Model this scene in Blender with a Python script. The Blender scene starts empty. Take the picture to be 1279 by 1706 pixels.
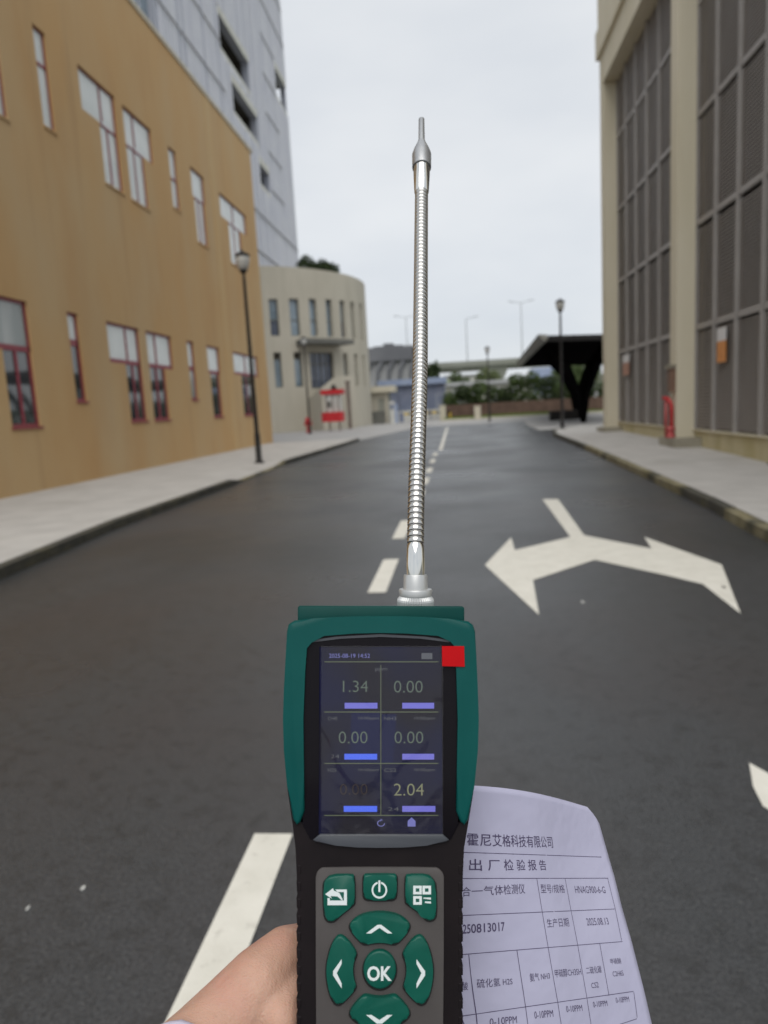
import bpy, bmesh, math, random
import numpy as np
from mathutils import Vector, Matrix
random.seed(7); rnd = random.Random(11)
R_ = math.radians
scene = bpy.context.scene
col = scene.collection

# ------------------------------------------------------------------ camera
F, CX, CY, H = 1163.0, 639.5, 853.0, 1.6
CAMR = Matrix(((0.99352189, 0.04128327, 0.10587705),
               (0.09852216, 0.15142097, -0.98354719),
               (-0.05663605, 0.9876069, 0.14637273)))
CAMP = Vector((0, 0, H))
cd = bpy.data.cameras.new('camera'); cam = bpy.data.objects.new('camera', cd); col.objects.link(cam)
cam.matrix_world = Matrix.Translation(CAMP) @ CAMR.to_4x4()
cd.sensor_fit = 'VERTICAL'; cd.sensor_height = 9.6; cd.lens = F / 1706 * 9.6
cd.clip_start = 0.02; cd.clip_end = 5000
cd.dof.use_dof = True; cd.dof.focus_distance = 0.39; cd.dof.aperture_fstop = cd.lens / 2.7
scene.camera = cam

# ------------------------------------------------------------------ sky, sun, exposure
w = bpy.data.worlds.new('World'); scene.world = w; w.use_nodes = True
nt = w.node_tree; nt.nodes.clear(); L = nt.links.new
SUN_EL, SUN_AZ = R_(56), R_(176)
tc = nt.nodes.new('ShaderNodeTexCoord')
mp = nt.nodes.new('ShaderNodeMapping'); mp.inputs['Scale'].default_value = (1.0, 1.0, 2.6)
L(tc.outputs['Generated'], mp.inputs['Vector'])
nz = nt.nodes.new('ShaderNodeTexNoise'); nz.inputs['Scale'].default_value = 2.3; nz.inputs['Detail'].default_value = 4
nz.inputs['Roughness'].default_value = 0.45
L(mp.outputs[0], nz.inputs['Vector'])
rp = nt.nodes.new('ShaderNodeValToRGB')
rp.color_ramp.elements[0].position = 0.32; rp.color_ramp.elements[0].color = (4.75, 5.03, 5.4, 1)
rp.color_ramp.elements[1].position = 0.66; rp.color_ramp.elements[1].color = (5.9, 6.05, 6.2, 1)
L(nz.outputs['Fac'], rp.inputs['Fac'])
sk = nt.nodes.new('ShaderNodeTexSky'); sk.sky_type = 'NISHITA'; sk.sun_disc = False
sk.sun_elevation = SUN_EL; sk.sun_rotation = SUN_AZ
mx = nt.nodes.new('ShaderNodeMixRGB'); mx.inputs['Fac'].default_value = 0.93
L(sk.outputs[0], mx.inputs['Color1']); L(rp.outputs[0], mx.inputs['Color2'])
bg = nt.nodes.new('ShaderNodeBackground'); bg.inputs['Strength'].default_value = 0.1
L(mx.outputs[0], bg.inputs['Color'])
wo = nt.nodes.new('ShaderNodeOutputWorld'); L(bg.outputs[0], wo.inputs['Surface'])
sd = bpy.data.lights.new('sun', 'SUN'); sd.energy = 1.5; sd.angle = R_(60); sd.color = (1, 0.96, 0.9)
sun = bpy.data.objects.new('sun', sd); col.objects.link(sun)
sdir = Vector((math.sin(SUN_AZ) * math.cos(SUN_EL), math.cos(SUN_AZ) * math.cos(SUN_EL), math.sin(SUN_EL)))
sun.rotation_euler = sdir.to_track_quat('Z', 'Y').to_euler(); sun.location = (0, 0, 60)
vs = scene.view_settings; vs.view_transform = 'Standard'; vs.look = 'None'; vs.exposure = 0.5; vs.gamma = 1
vs.use_curve_mapping = False

# ------------------------------------------------------------------ materials
def mat(name, c1, c2=None, rough=0.8, scale=4.0, stretch=(1, 1, 1), bump=0.0, bscale=40.0, metal=0.0, spec=0.5,
        lo=0.35, hi=0.65, emit=None, estr=1.0, detail=6, ior=None, coat=0.0, rvar=0.0):
    m = bpy.data.materials.new(name); m.use_nodes = True
    t = m.node_tree; l = t.links.new; p = t.nodes['Principled BSDF']
    p.inputs['Base Color'].default_value = (*c1, 1); p.inputs['Roughness'].default_value = rough
    p.inputs['Metallic'].default_value = metal; p.inputs['Specular IOR Level'].default_value = spec
    p.inputs['Coat Weight'].default_value = coat
    if ior: p.inputs['IOR'].default_value = ior
    co = t.nodes.new('ShaderNodeTexCoord')
    if c2:
        mpn = t.nodes.new('ShaderNodeMapping'); mpn.inputs['Scale'].default_value = stretch
        l(co.outputs['Object'], mpn.inputs['Vector'])
        n = t.nodes.new('ShaderNodeTexNoise'); n.inputs['Scale'].default_value = scale
        n.inputs['Detail'].default_value = detail; n.inputs['Roughness'].default_value = 0.6
        l(mpn.outputs[0], n.inputs['Vector'])
        r = t.nodes.new('ShaderNodeValToRGB')
        r.color_ramp.elements[0].position = lo; r.color_ramp.elements[0].color = (*c1, 1)
        r.color_ramp.elements[1].position = hi; r.color_ramp.elements[1].color = (*c2, 1)
        l(n.outputs['Fac'], r.inputs['Fac']); l(r.outputs[0], p.inputs['Base Color'])
        if rvar:
            mr = t.nodes.new('ShaderNodeMapRange'); mr.inputs['To Min'].default_value = rough - rvar
            mr.inputs['To Max'].default_value = rough + rvar
            l(n.outputs['Fac'], mr.inputs['Value']); l(mr.outputs[0], p.inputs['Roughness'])
    if bump:
        b = t.nodes.new('ShaderNodeBump'); b.inputs['Strength'].default_value = bump; b.inputs['Distance'].default_value = 1.0 / bscale
        n2 = t.nodes.new('ShaderNodeTexNoise'); n2.inputs['Scale'].default_value = bscale; n2.inputs['Detail'].default_value = 3
        l(co.outputs['Object'], n2.inputs['Vector']); l(n2.outputs['Fac'], b.inputs['Height'])
        l(b.outputs[0], p.inputs['Normal'])
    if emit:
        p.inputs['Emission Color'].default_value = (*emit, 1); p.inputs['Emission Strength'].default_value = estr
    return m

def mix_layers(m, layers):
    """stack more noise-driven colours on a material: (colour, scale, stretch, lo, hi, amount)"""
    t = m.node_tree; l = t.links.new; p = t.nodes['Principled BSDF']; co = t.nodes['Texture Coordinate']
    for c, sc, st, lo, hi, amt in layers:
        src = p.inputs['Base Color'].links[0].from_socket if p.inputs['Base Color'].links else None
        mpn = t.nodes.new('ShaderNodeMapping'); mpn.inputs['Scale'].default_value = st
        mpn.inputs['Location'].default_value = (rnd.uniform(0, 9), rnd.uniform(0, 9), rnd.uniform(0, 9))
        l(co.outputs['Object'], mpn.inputs['Vector'])
        n = t.nodes.new('ShaderNodeTexNoise'); n.inputs['Scale'].default_value = sc; n.inputs['Detail'].default_value = 5
        l(mpn.outputs[0], n.inputs['Vector'])
        mr = t.nodes.new('ShaderNodeMapRange'); mr.inputs['From Min'].default_value = lo; mr.inputs['From Max'].default_value = hi
        mr.inputs['To Max'].default_value = amt; l(n.outputs['Fac'], mr.inputs['Value'])
        mm = t.nodes.new('ShaderNodeMixRGB'); mm.inputs['Color2'].default_value = (*c, 1)
        if src: l(src, mm.inputs['Color1'])
        else: mm.inputs['Color1'].default_value = p.inputs['Base Color'].default_value
        l(mr.outputs[0], mm.inputs['Fac']); l(mm.outputs[0], p.inputs['Base Color'])
    return m

def wet(m, r0, r1, sc):
    t = m.node_tree; l = t.links.new; p = t.nodes['Principled BSDF']; co = t.nodes['Texture Coordinate']
    n = t.nodes.new('ShaderNodeTexNoise'); n.inputs['Scale'].default_value = sc; n.inputs['Detail'].default_value = 6
    l(co.outputs['Object'], n.inputs['Vector']); mr = t.nodes.new('ShaderNodeMapRange')
    mr.inputs['From Min'].default_value = .38; mr.inputs['From Max'].default_value = .62
    mr.inputs['To Min'].default_value = r0; mr.inputs['To Max'].default_value = r1
    l(n.outputs['Fac'], mr.inputs['Value']); l(mr.outputs[0], p.inputs['Roughness'])
M = {}
M['asphalt'] = mix_layers(mat('asphalt', (0.027, 0.0285, 0.031), (0.066, 0.068, 0.071), 0.36, 75, bump=0.5, bscale=150, lo=0.35, hi=0.65, rvar=0.05, spec=0.5),
    [((0.048, 0.041, 0.040), 0.8, (1, .6, 1), .48, .68, .5), ((0.024, 0.026, 0.025), 0.5, (1, .5, 1), .5, .66, .5), ((0.026, 0.026, 0.026), 14, (1, 1, 1), .5, .7, .6),
     ((0.15, 0.145, 0.135), 120, (1, 1, 1), .66, .72, .7)])
wet(M['asphalt'], .27, .42, .35)
M['concrete'] = mix_layers(mat('pavement concrete', (0.40, 0.385, 0.365), (0.47, 0.455, 0.43), 0.85, 1.6, bump=0.15, bscale=60),
    [((0.30, 0.28, 0.25), .7, (1, 1, 1), .56, .72, .4)])
M['apron'] = mat('pale concrete road', (0.30, 0.295, 0.285), (0.38, 0.37, 0.36), 0.7, 0.5, bump=0.1, bscale=30)
M['joint'] = mat('dark joint', (0.09, 0.085, 0.075), rough=0.9)
M['kerb_dark'] = mix_layers(mat('dark mossy kerb', (0.035, 0.034, 0.028), (0.075, 0.07, 0.05), 0.85, 3, bump=0.4, bscale=50),
    [((0.10, 0.09, 0.045), 2.2, (1, 1, 1), .55, .7, .6)])
M['kerb_moss'] = mix_layers(mat('yellowed kerb concrete', (0.16, 0.135, 0.065), (0.26, 0.235, 0.15), 0.85, 2.5, bump=0.4, bscale=50),
    [((0.05, 0.048, 0.03), 1.3, (1, 1, 1), .5, .62, .9)])
M['paint'] = mix_layers(mat('road paint', (0.62, 0.60, 0.53), (0.70, 0.68, 0.61), 0.6, 6, bump=0.25, bscale=150),
    [((0.30, 0.28, 0.24), 25, (1, 1, 1), .62, .75, .35)])
M['earth'] = mat('ground', (0.09, 0.10, 0.05), (0.16, 0.15, 0.10), 0.95, 0.05)
M['ochre'] = mix_layers(mat('ochre render', (0.52, 0.325, 0.14), (0.52, 0.355, 0.175), 0.85, 0.3, (1, 1, .5), bump=0.06, bscale=30),
    [((0.43, 0.24, 0.09), .5, (1, 1.0, .3), .48, .75, .6), ((0.50, 0.40, 0.25), .35, (1, 1.0, .35), .45, .75, .6),
     ((0.30, 0.19, 0.09), 1.3, (1, 1.3, .10), .6, .82, .4)])
M['ochre_pale'] = mat('pale ochre paint', (0.54, 0.35, 0.155), (0.52, 0.385, 0.21), 0.85, .6, (1, 1, .3))
M['coping'] = mat('pale coping', (0.50, 0.46, 0.36), (0.58, 0.54, 0.44), 0.8, 2)
M['cream'] = mix_layers(mat('cream render', (0.42, 0.39, 0.32), (0.47, 0.44, 0.365), 0.85, 0.6, (1, 1, .3), bump=0.05, bscale=30),
    [((0.30, 0.28, 0.22), 1.5, (1, 1, .08), .58, .8, .4)])
M['cream_y'] = mix_layers(mat('yellow cream paint', (0.62, 0.57, 0.43), (0.66, 0.61, 0.48), 0.8, 0.8, (1, 1, .3), bump=0.05, bscale=25),
    [((0.52, 0.47, 0.34), 1.3, (1, 1, .1), .56, .78, .5)])
M['base_y'] = mix_layers(mat('yellow base wall', (0.46, 0.40, 0.22), (0.52, 0.47, 0.31), 0.85, 1.0), [((0.33, 0.27, 0.13), 1.5, (1, 1, .3), .5, .75, .6)])
M['plinth'] = mat('plinth concrete', (0.33, 0.31, 0.25), (0.24, 0.22, 0.17), 0.9, 2)
M['crimson'] = mat('crimson window frame', (0.22, 0.025, 0.045), (0.28, 0.045, 0.06), 0.45, 6)
M['glass_dark'] = mat('dark window glass', (0.035, 0.045, 0.05), (0.06, 0.06, 0.065), 0.04, 1.2, ior=1.9, detail=2)
M['glass_pale'] = mat('milky sky painted glass', (0.56, 0.61, 0.60), (0.66, 0.70, 0.69), 0.12, 1.0, ior=1.6, detail=2)  # milky base colour also holds the sky reflection of the upper panes
M['glass_grey'] = mat('grey curtained glass', (0.22, 0.25, 0.24), (0.42, 0.44, 0.43), 0.08, 1.4, (1, 1, .2), ior=1.7, detail=2)
M['glass_blue'] = mat('blue window glass', (0.10, 0.15, 0.19), (0.20, 0.26, 0.31), 0.08, 0.4, ior=1.8, detail=2)
M['glass_navy'] = mat('navy glass', (0.03, 0.04, 0.07), (0.09, 0.11, 0.16), 0.06, 0.5, ior=1.7, detail=2)
M['panel'] = mix_layers(mat('lavender grey cladding', (0.33, 0.355, 0.42), (0.40, 0.42, 0.48), 0.5, 0.3, (1, 1, .4)),
    [((0.33, 0.34, 0.38), .9, (1, 3, .1), .5, .7, .5)])
M['fin'] = mat('pale cladding fin', (0.60, 0.62, 0.68), (0.66, 0.68, 0.72), 0.5, 0.5)
M['rim'] = mat('off-white balcony rim', (0.62, 0.62, 0.56), (0.55, 0.55, 0.5), 0.7, 1)
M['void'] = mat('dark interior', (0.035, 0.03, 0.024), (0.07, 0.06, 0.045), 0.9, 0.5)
M['louvre'] = mix_layers(mat('taupe louvre slat', (0.32, 0.295, 0.27), (0.37, 0.34, 0.32), 0.5, 0.6), [((0.34, 0.28, 0.27), .25, (1, 1, 1), .5, .6, .6)])
M['mullion'] = mat('grey mullion', (0.30, 0.285, 0.27), (0.35, 0.33, 0.315), 0.5, 1.5)
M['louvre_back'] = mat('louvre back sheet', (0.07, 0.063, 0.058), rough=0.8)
M['black'] = mat('black painted metal', (0.010, 0.009, 0.009), (0.02, 0.017, 0.015), 0.5, 5, spec=.25)
M['black_soffit'] = mat('black canopy cladding', (0.005, 0.005, 0.006), (0.008, 0.007, 0.007), 0.9, .5, spec=0)
M['grey_edge'] = mat('grey canopy fascia', (0.22, 0.22, 0.20), (0.3, 0.3, 0.27), 0.6, 1)
M['lampglass'] = mat('frosted lamp bowl', (0.42, 0.42, 0.40), (0.5, 0.5, 0.48), 0.3, 3)
M['red'] = mat('red paint', (0.45, 0.012, 0.02), (0.55, 0.03, 0.035), 0.4, 4)
M['red_dull'] = mat('dull red paint', (0.42, 0.05, 0.055), (0.48, 0.09, 0.09), 0.5, 6)
M['brownbox'] = mat('brown metal', (0.17, 0.10, 0.07), (0.22, 0.13, 0.09), 0.6, 6)
M['orange'] = mat('orange sign', (0.62, 0.24, 0.06), (0.68, 0.3, 0.1), 0.6, 8)
M['orange_faded'] = mat('faded orange sign', (0.42, 0.22, 0.16), (0.47, 0.27, 0.2), 0.6, 8)
M['white'] = mat('white paint', (0.68, 0.68, 0.68), (0.74, 0.74, 0.74), 0.6, 3)
M['offwhite'] = mat('offwhite panel', (0.5, 0.5, 0.47), (0.6, 0.6, 0.57), 0.7, 2)
M['brownpost'] = mat('brown post', (0.14, 0.11, 0.09), (0.2, 0.16, 0.13), 0.6, 3)
M['greygreen'] = mat('grey green wall', (0.28, 0.29, 0.25), (0.34, 0.34, 0.3), 0.8, .6)
M['darkwall'] = mat('dark grey wall', (0.10, 0.10, 0.09), (0.14, 0.14, 0.125), 0.8, 1)
M['blue_roof'] = mat('light blue sheet metal', (0.25, 0.31, 0.46), (0.31, 0.37, 0.5), 0.5, 1)
M['blue_panel'] = mat('slate blue panel', (0.16, 0.19, 0.27), (0.22, 0.24, 0.32), 0.6, .6)
M['yellow'] = mat('yellow paint', (0.62, 0.42, 0.03), rough=0.5)
M['stadium'] = mat('stadium grey cladding', (0.12, 0.125, 0.14), (0.17, 0.175, 0.19), 0.6, .15)
M['stadium_pale'] = mat('stadium pale cladding', (0.36, 0.37, 0.38), (0.44, 0.45, 0.46), 0.6, .15)
M['viaduct'] = mat('viaduct concrete', (0.22, 0.23, 0.20), (0.28, 0.29, 0.26), 0.9, .2)
M['pole_far'] = mat('galvanised pole', (0.38, 0.4, 0.42), rough=0.5)
M['brick'] = mat('red brown wall', (0.085, 0.05, 0.04), (0.13, 0.08, 0.062), 0.9, 1.5)
M['grass'] = mat('grass', (0.09, 0.15, 0.02), (0.15, 0.22, 0.04), 0.95, 3)
M['leaf_dark'] = mat('dark foliage', (0.018, 0.035, 0.010), (0.045, 0.07, 0.018), 0.8, 1.2)
M['leaf'] = mat('mid foliage', (0.035, 0.065, 0.018), (0.09, 0.13, 0.035), 0.8, .8)
M['leaf_pale'] = mat('pale foliage', (0.10, 0.14, 0.05), (0.17, 0.2, 0.09), 0.8, .8)
M['bark'] = mat('bark', (0.09, 0.07, 0.05), (0.14, 0.11, 0.08), 0.9, 6)
# device
M['rubber'] = mat('black rubber', (0.008, 0.006, 0.007), (0.011, 0.008, 0.009), 0.62, 30, bump=0.12, bscale=2500, spec=.15)
M['teal'] = mat('teal plastic', (0.001, 0.062, 0.057), (0.002, 0.070, 0.064), 0.30, 30, bump=0.06, bscale=2200, spec=.16)
M['teal_block'] = mat('dark teal plastic', (0.002, 0.045, 0.04), (0.003, 0.052, 0.045), 0.4, 30, bump=0.06, bscale=2000, spec=.12)
M['button'] = mat('green rubber button', (0.001, 0.075, 0.052), (0.002, 0.086, 0.060), 0.34, 60, bump=0.08, bscale=2500, spec=.3)
M['bezel'] = mat('black gloss bezel', (0.006, 0.005, 0.007), rough=0.22, spec=.12)
M['chin'] = mat('grey bezel lip', (0.045, 0.05, 0.06), rough=0.35)
M['keypad'] = mat('taupe grey keypad', (0.07, 0.064, 0.062), (0.08, 0.073, 0.071), 0.5, 40, bump=0.06, bscale=3000, spec=.25)
M['well'] = mat('button gap', (0.006, 0.006, 0.006), rough=0.8)
M['icon'] = mat('white print', (0.66, 0.72, 0.72), rough=0.5)
M['lcd'] = mat('screen glass', (0.008, 0.007, 0.014), (0.004, 0.005, 0.03), 0.12, 22, detail=1, lo=.4, hi=.6, spec=.15)
M['lcd_navy'] = mat('lit dark blue cell', (0.004, 0.005, 0.02), rough=0.14, spec=.15, emit=(0.002, 0.004, 0.035), estr=0.5)
M['digit'] = mat('grey green digits', (0.03, 0.035, 0.03), rough=0.2, emit=(0.12, 0.17, 0.14), estr=0.32)
M['digit_yellow'] = mat('yellowish digits', (0.03, 0.035, 0.03), rough=0.2, emit=(0.25, 0.25, 0.14), estr=0.45)
M['digit_red'] = mat('dim red digits', (0.008, 0.004, 0.004), rough=0.2, emit=(0.02, 0.002, 0.003), estr=0.2)
M['dim'] = mat('small screen print', (0.03, 0.035, 0.03), rough=0.2, emit=(0.14, 0.14, 0.2), estr=0.25)
M['blue_print'] = mat('blue screen print', (0.1, 0.1, 0.2), rough=0.2, emit=(0.12, 0.13, 0.50), estr=0.35)
M['bar_blue'] = mat('blue bar', (0.02, 0.04, 0.2), rough=0.2, emit=(0.05, 0.11, 0.75), estr=0.6)
M['bar_lilac'] = mat('lilac bar', (0.05, 0.05, 0.2), rough=0.2, emit=(0.12, 0.115, 0.46), estr=0.6)
M['line_green'] = mat('dim green line', (0.05, 0.06, 0.04), rough=0.2, emit=(0.09, 0.11, 0.06), estr=0.35)
M['tab'] = mat('red film tab', (0.46, 0.003, 0.006), (0.42, 0.003, 0.006), 0.5, 60, spec=.1)
M['chrome'] = mat('polished steel', (0.72, 0.72, 0.70), rough=0.10, metal=1.0)
M['steel'] = mat('gooseneck steel', (0.55, 0.54, 0.52), rough=0.12, metal=1.0)
M['alu'] = mat('grey aluminium', (0.42, 0.43, 0.44), (0.46, 0.47, 0.48), 0.35, 300, metal=0.75)
M['alu_pale'] = mat('pale anodised aluminium', (0.50, 0.51, 0.51), rough=0.38, metal=0.5)
M['paper'] = mat('lavender white paper', (0.46, 0.455, 0.61), (0.49, 0.485, 0.64), 0.7, 12, bump=0.07, bscale=24)
M['ink'] = mat('printed ink', (0.075, 0.06, 0.13), rough=0.8)
M['sleeve'] = mat('lavender sleeve cloth', (0.52, 0.49, 0.60), (0.58, 0.55, 0.66), 0.85, 60, bump=0.3, bscale=900)
sk_ = mat('skin', (0.46, 0.27, 0.195), (0.54, 0.335, 0.25), 0.48, 30, bump=0.2, bscale=1100, spec=.3, lo=.3, hi=.7)
mix_layers(sk_, [((0.46, 0.19, 0.15), 20, (1, 1, 1), .5, .7, .6)])
sk_.node_tree.nodes['Principled BSDF'].inputs['Subsurface Weight'].default_value = 0.25
sk_.node_tree.nodes['Principled BSDF'].inputs['Subsurface Radius'].default_value = (0.008, 0.003, 0.0015)
sk_.node_tree.nodes['Principled BSDF'].inputs['Subsurface Scale'].default_value = 1.0
M['skin'] = sk_
t = sk_.node_tree; p_ = t.nodes['Principled BSDF']; b1 = [n for n in t.nodes if n.type == 'BUMP'][0]
vo = t.nodes.new('ShaderNodeTexVoronoi'); vo.feature = 'DISTANCE_TO_EDGE'; vo.inputs['Scale'].default_value = 520
mpv = t.nodes.new('ShaderNodeMapping'); mpv.inputs['Scale'].default_value = (1, 1.8, .7); mpv.inputs['Rotation'].default_value = (.3, .5, .6)
t.links.new(t.nodes['Texture Coordinate'].outputs['Object'], mpv.inputs['Vector']); t.links.new(mpv.outputs[0], vo.inputs['Vector'])
b2 = t.nodes.new('ShaderNodeBump'); b2.inputs['Strength'].default_value = .35; b2.inputs['Distance'].default_value = .0012
t.links.new(vo.outputs['Distance'], b2.inputs['Height']); t.links.new(b1.outputs[0], b2.inputs['Normal'])
n3 = t.nodes.new('ShaderNodeTexNoise'); n3.inputs['Scale'].default_value = 75; b3 = t.nodes.new('ShaderNodeBump'); b3.inputs['Strength'].default_value = .35; b3.inputs['Distance'].default_value = .004
t.links.new(t.nodes['Texture Coordinate'].outputs['Object'], n3.inputs['Vector']); t.links.new(n3.outputs['Fac'], b3.inputs['Height']); t.links.new(b2.outputs[0], b3.inputs['Normal']); t.links.new(b3.outputs[0], p_.inputs['Normal'])
# thin clear film: mostly transparent, reflects at its surface
fm = bpy.data.materials.new('clear film'); fm.use_nodes = True; t = fm.node_tree; t.nodes.clear()
o_ = t.nodes.new('ShaderNodeOutputMaterial'); ms = t.nodes.new('ShaderNodeMixShader')
tr = t.nodes.new('ShaderNodeBsdfTransparent'); gl = t.nodes.new('ShaderNodeBsdfGlossy'); gl.inputs['Roughness'].default_value = 0.07
gl.inputs['Color'].default_value = (0.62, 0.6, 0.61, 1)
fr = t.nodes.new('ShaderNodeFresnel'); fr.inputs['IOR'].default_value = 1.55
t.links.new(fr.outputs[0], ms.inputs[0]); t.links.new(tr.outputs[0], ms.inputs[1]); t.links.new(gl.outputs[0], ms.inputs[2])
t.links.new(ms.outputs[0], o_.inputs['Surface']); M['film'] = fm

# ------------------------------------------------------------------ builders
WM = {}
def tag(o, label=None, cat=None, group=None, kind=None):
    if label: o['label'] = label
    if cat: o['category'] = cat
    if group: o['group'] = group
    if kind: o['kind'] = kind
    return o
def empty(name, loc, label=None, cat=None, group=None, rot=None):
    o = bpy.data.objects.new(name, None); col.objects.link(o); o.empty_display_size = 0.1
    mw = Matrix.Translation(Vector(loc))
    if rot is not None: mw = mw @ rot.to_4x4()
    o.matrix_world = mw; WM[o.name] = mw.copy()
    return tag(o, label, cat, group)
def obj(name, verts, faces, m, parent=None, smooth=False, loc=None, edges=()):
    """verts are in world space"""
    if parent is not None: mw = WM[parent.name]
    else: mw = Matrix.Translation(Vector(loc)) if loc is not None else Matrix.Identity(4)
    inv = mw.inverted(); me = bpy.data.meshes.new(name)
    me.from_pydata([inv @ Vector(v) for v in verts], edges, faces)
    ml = m if isinstance(m, list) else [m]
    for q in ml: me.materials.append(M[q] if isinstance(q, str) else q)
    if smooth: me.polygons.foreach_set('use_smooth', [True] * len(me.polygons))
    me.validate(); o = bpy.data.objects.new(name, me); col.objects.link(o)
    if parent is not None: o.parent = parent
    else: o.matrix_world = mw
    WM[o.name] = mw.copy()
    return o
class MB:
    def __init__(s): s.v = []; s.f = []
    def add(s, v, f):
        n = len(s.v); s.v += [tuple(q) for q in v]; s.f += [tuple(i + n for i in q) for q in f]; return s
    def box(s, x0, x1, y0, y1, z0, z1):
        return s.add([(x0, y0, z0), (x1, y0, z0), (x1, y1, z0), (x0, y1, z0), (x0, y0, z1), (x1, y0, z1), (x1, y1, z1), (x0, y1, z1)],
                     [(0, 3, 2, 1), (4, 5, 6, 7), (0, 1, 5, 4), (1, 2, 6, 5), (2, 3, 7, 6), (3, 0, 4, 7)])
    def hexa(s, p):
        return s.add(p, [(0, 3, 2, 1), (4, 5, 6, 7), (0, 1, 5, 4), (1, 2, 6, 5), (2, 3, 7, 6), (3, 0, 4, 7)])
    def lathe(s, cx, cy, prof, n=16, capb=True, capt=True):
        v = []; f = []
        for r, z in prof:
            for k in range(n): a = 2 * math.pi * k / n; v.append((cx + r * math.cos(a), cy + r * math.sin(a), z))
        for i in range(len(prof) - 1):
            for k in range(n): k2 = (k + 1) % n; f.append((i * n + k, i * n + k2, (i + 1) * n + k2, (i + 1) * n + k))
        if capb: f.append(tuple(range(n - 1, -1, -1)))
        if capt: f.append(tuple((len(prof) - 1) * n + k for k in range(n)))
        return s.add(v, f)
    def tube(s, pts, rads, n=12):
        pts = [Vector(p) for p in pts]; v = []; f = []
        prev = None
        for i, p in enumerate(pts):
            d = (pts[min(i + 1, len(pts) - 1)] - pts[max(i - 1, 0)]).normalized()
            if prev is None: a = d.orthogonal().normalized()
            else: a = (prev - d * prev.dot(d)).normalized()
            prev = a; b = d.cross(a); r = rads[i] if hasattr(rads, '__len__') else rads
            for k in range(n): th = 2 * math.pi * k / n; v.append(p + (a * math.cos(th) + b * math.sin(th)) * r)
        for i in range(len(pts) - 1):
            for k in range(n): k2 = (k + 1) % n; f.append((i * n + k, i * n + k2, (i + 1) * n + k2, (i + 1) * n + k))
        f.append(tuple(range(n - 1, -1, -1))); f.append(tuple((len(pts) - 1) * n + k for k in range(n)))
        return s.add(v, f)
    def poly(s, pts): return s.add(pts, [tuple(range(len(pts)))])
    def slab(s, pts2, z0, z1):
        n = len(pts2); v = [(x, y, z0) for x, y in pts2] + [(x, y, z1) for x, y in pts2]
        f = [tuple(range(n - 1, -1, -1)), tuple(range(n, 2 * n))] + [(i, (i + 1) % n, n + (i + 1) % n, n + i) for i in range(n)]
        return s.add(v, f)
    def obj(s, name, m, parent=None, smooth=False, loc=None): return obj(name, s.v, s.f, m, parent, smooth, loc)
def bevel_obj(o, wdt, seg=2, ang=35):
    md = o.modifiers.new('bevel', 'BEVEL'); md.width = wdt; md.segments = seg; md.limit_method = 'ANGLE'; md.angle_limit = R_(ang)
    return o
def copy_tree(o, parent=None):
    c = o.copy(); col.objects.link(c)
    if parent is not None: c.parent = parent
    for ch in list(o.children): copy_tree(ch, c)
    return c
def chaikin(p, it=2, closed=True):
    for _ in range(it):
        q = []; n = len(p)
        for i in range(n if closed else n - 1):
            a, b = p[i], p[(i + 1) % n]
            q += [(a[0] * .75 + b[0] * .25, a[1] * .75 + b[1] * .25), (a[0] * .25 + b[0] * .75, a[1] * .25 + b[1] * .75)]
        if not closed: q = [p[0]] + q + [p[-1]]
        p = q
    return p
def text_mesh(s, bold=0.0):
    """unit height text, returns verts (x,y) and faces, origin left baseline, plus width"""
    cu = bpy.data.curves.new('t', 'FONT'); cu.body = s; cu.size = 1.0; cu.resolution_u = 3; cu.offset = bold
    ob = bpy.data.objects.new('t', cu); col.objects.link(ob); bpy.context.view_layer.update()
    me = bpy.data.meshes.new_from_object(ob)
    v = [(q.co.x, q.co.y) for q in me.vertices]; f = [tuple(p.vertices) for p in me.polygons]
    bpy.data.objects.remove(ob); bpy.data.curves.remove(cu); bpy.data.meshes.remove(me)
    if not v: return [], [], 1, 0, 1
    xs = [a for a, b in v]; ys = [b for a, b in v]
    return v, f, (min(xs), max(xs)), min(ys), max(ys)

# ================================================================== SETTING
g = MB(); g.poly([(-1500, -200, -0.45), (1500, -200, -0.45), (1500, 3000, -0.45), (-1500, 3000, -0.45)])
tag(g.obj('ground', 'earth'), kind='structure')
# asphalt road sheet
g = MB()
g.box(-30, 30, -60, 56, -0.4, 0.0)
road = tag(g.obj('road', 'asphalt'), kind='structure')
g = MB(); g.box(-60, 60, 56, 96, -0.4, -0.004); tag(g.obj('cross_road', 'apron'), kind='structure')
g = MB(); g.slab([(-30, 36.5), (-5.0, 36.5), (-4.3, 42), (-2.7, 55.0), (-2.7, 55.99), (-30, 55.99)], 0.003, 0.03)
tag(g.obj('side_apron', 'apron'), kind='structure')
g = MB(); g.slab([(4.4, 37.6), (30, 37.6), (30, 55.99), (5.4, 55.99), (4.6, 46)], 0.003, 0.03)
tag(g.obj('canopy_forecourt', 'apron'), kind='structure')

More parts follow.
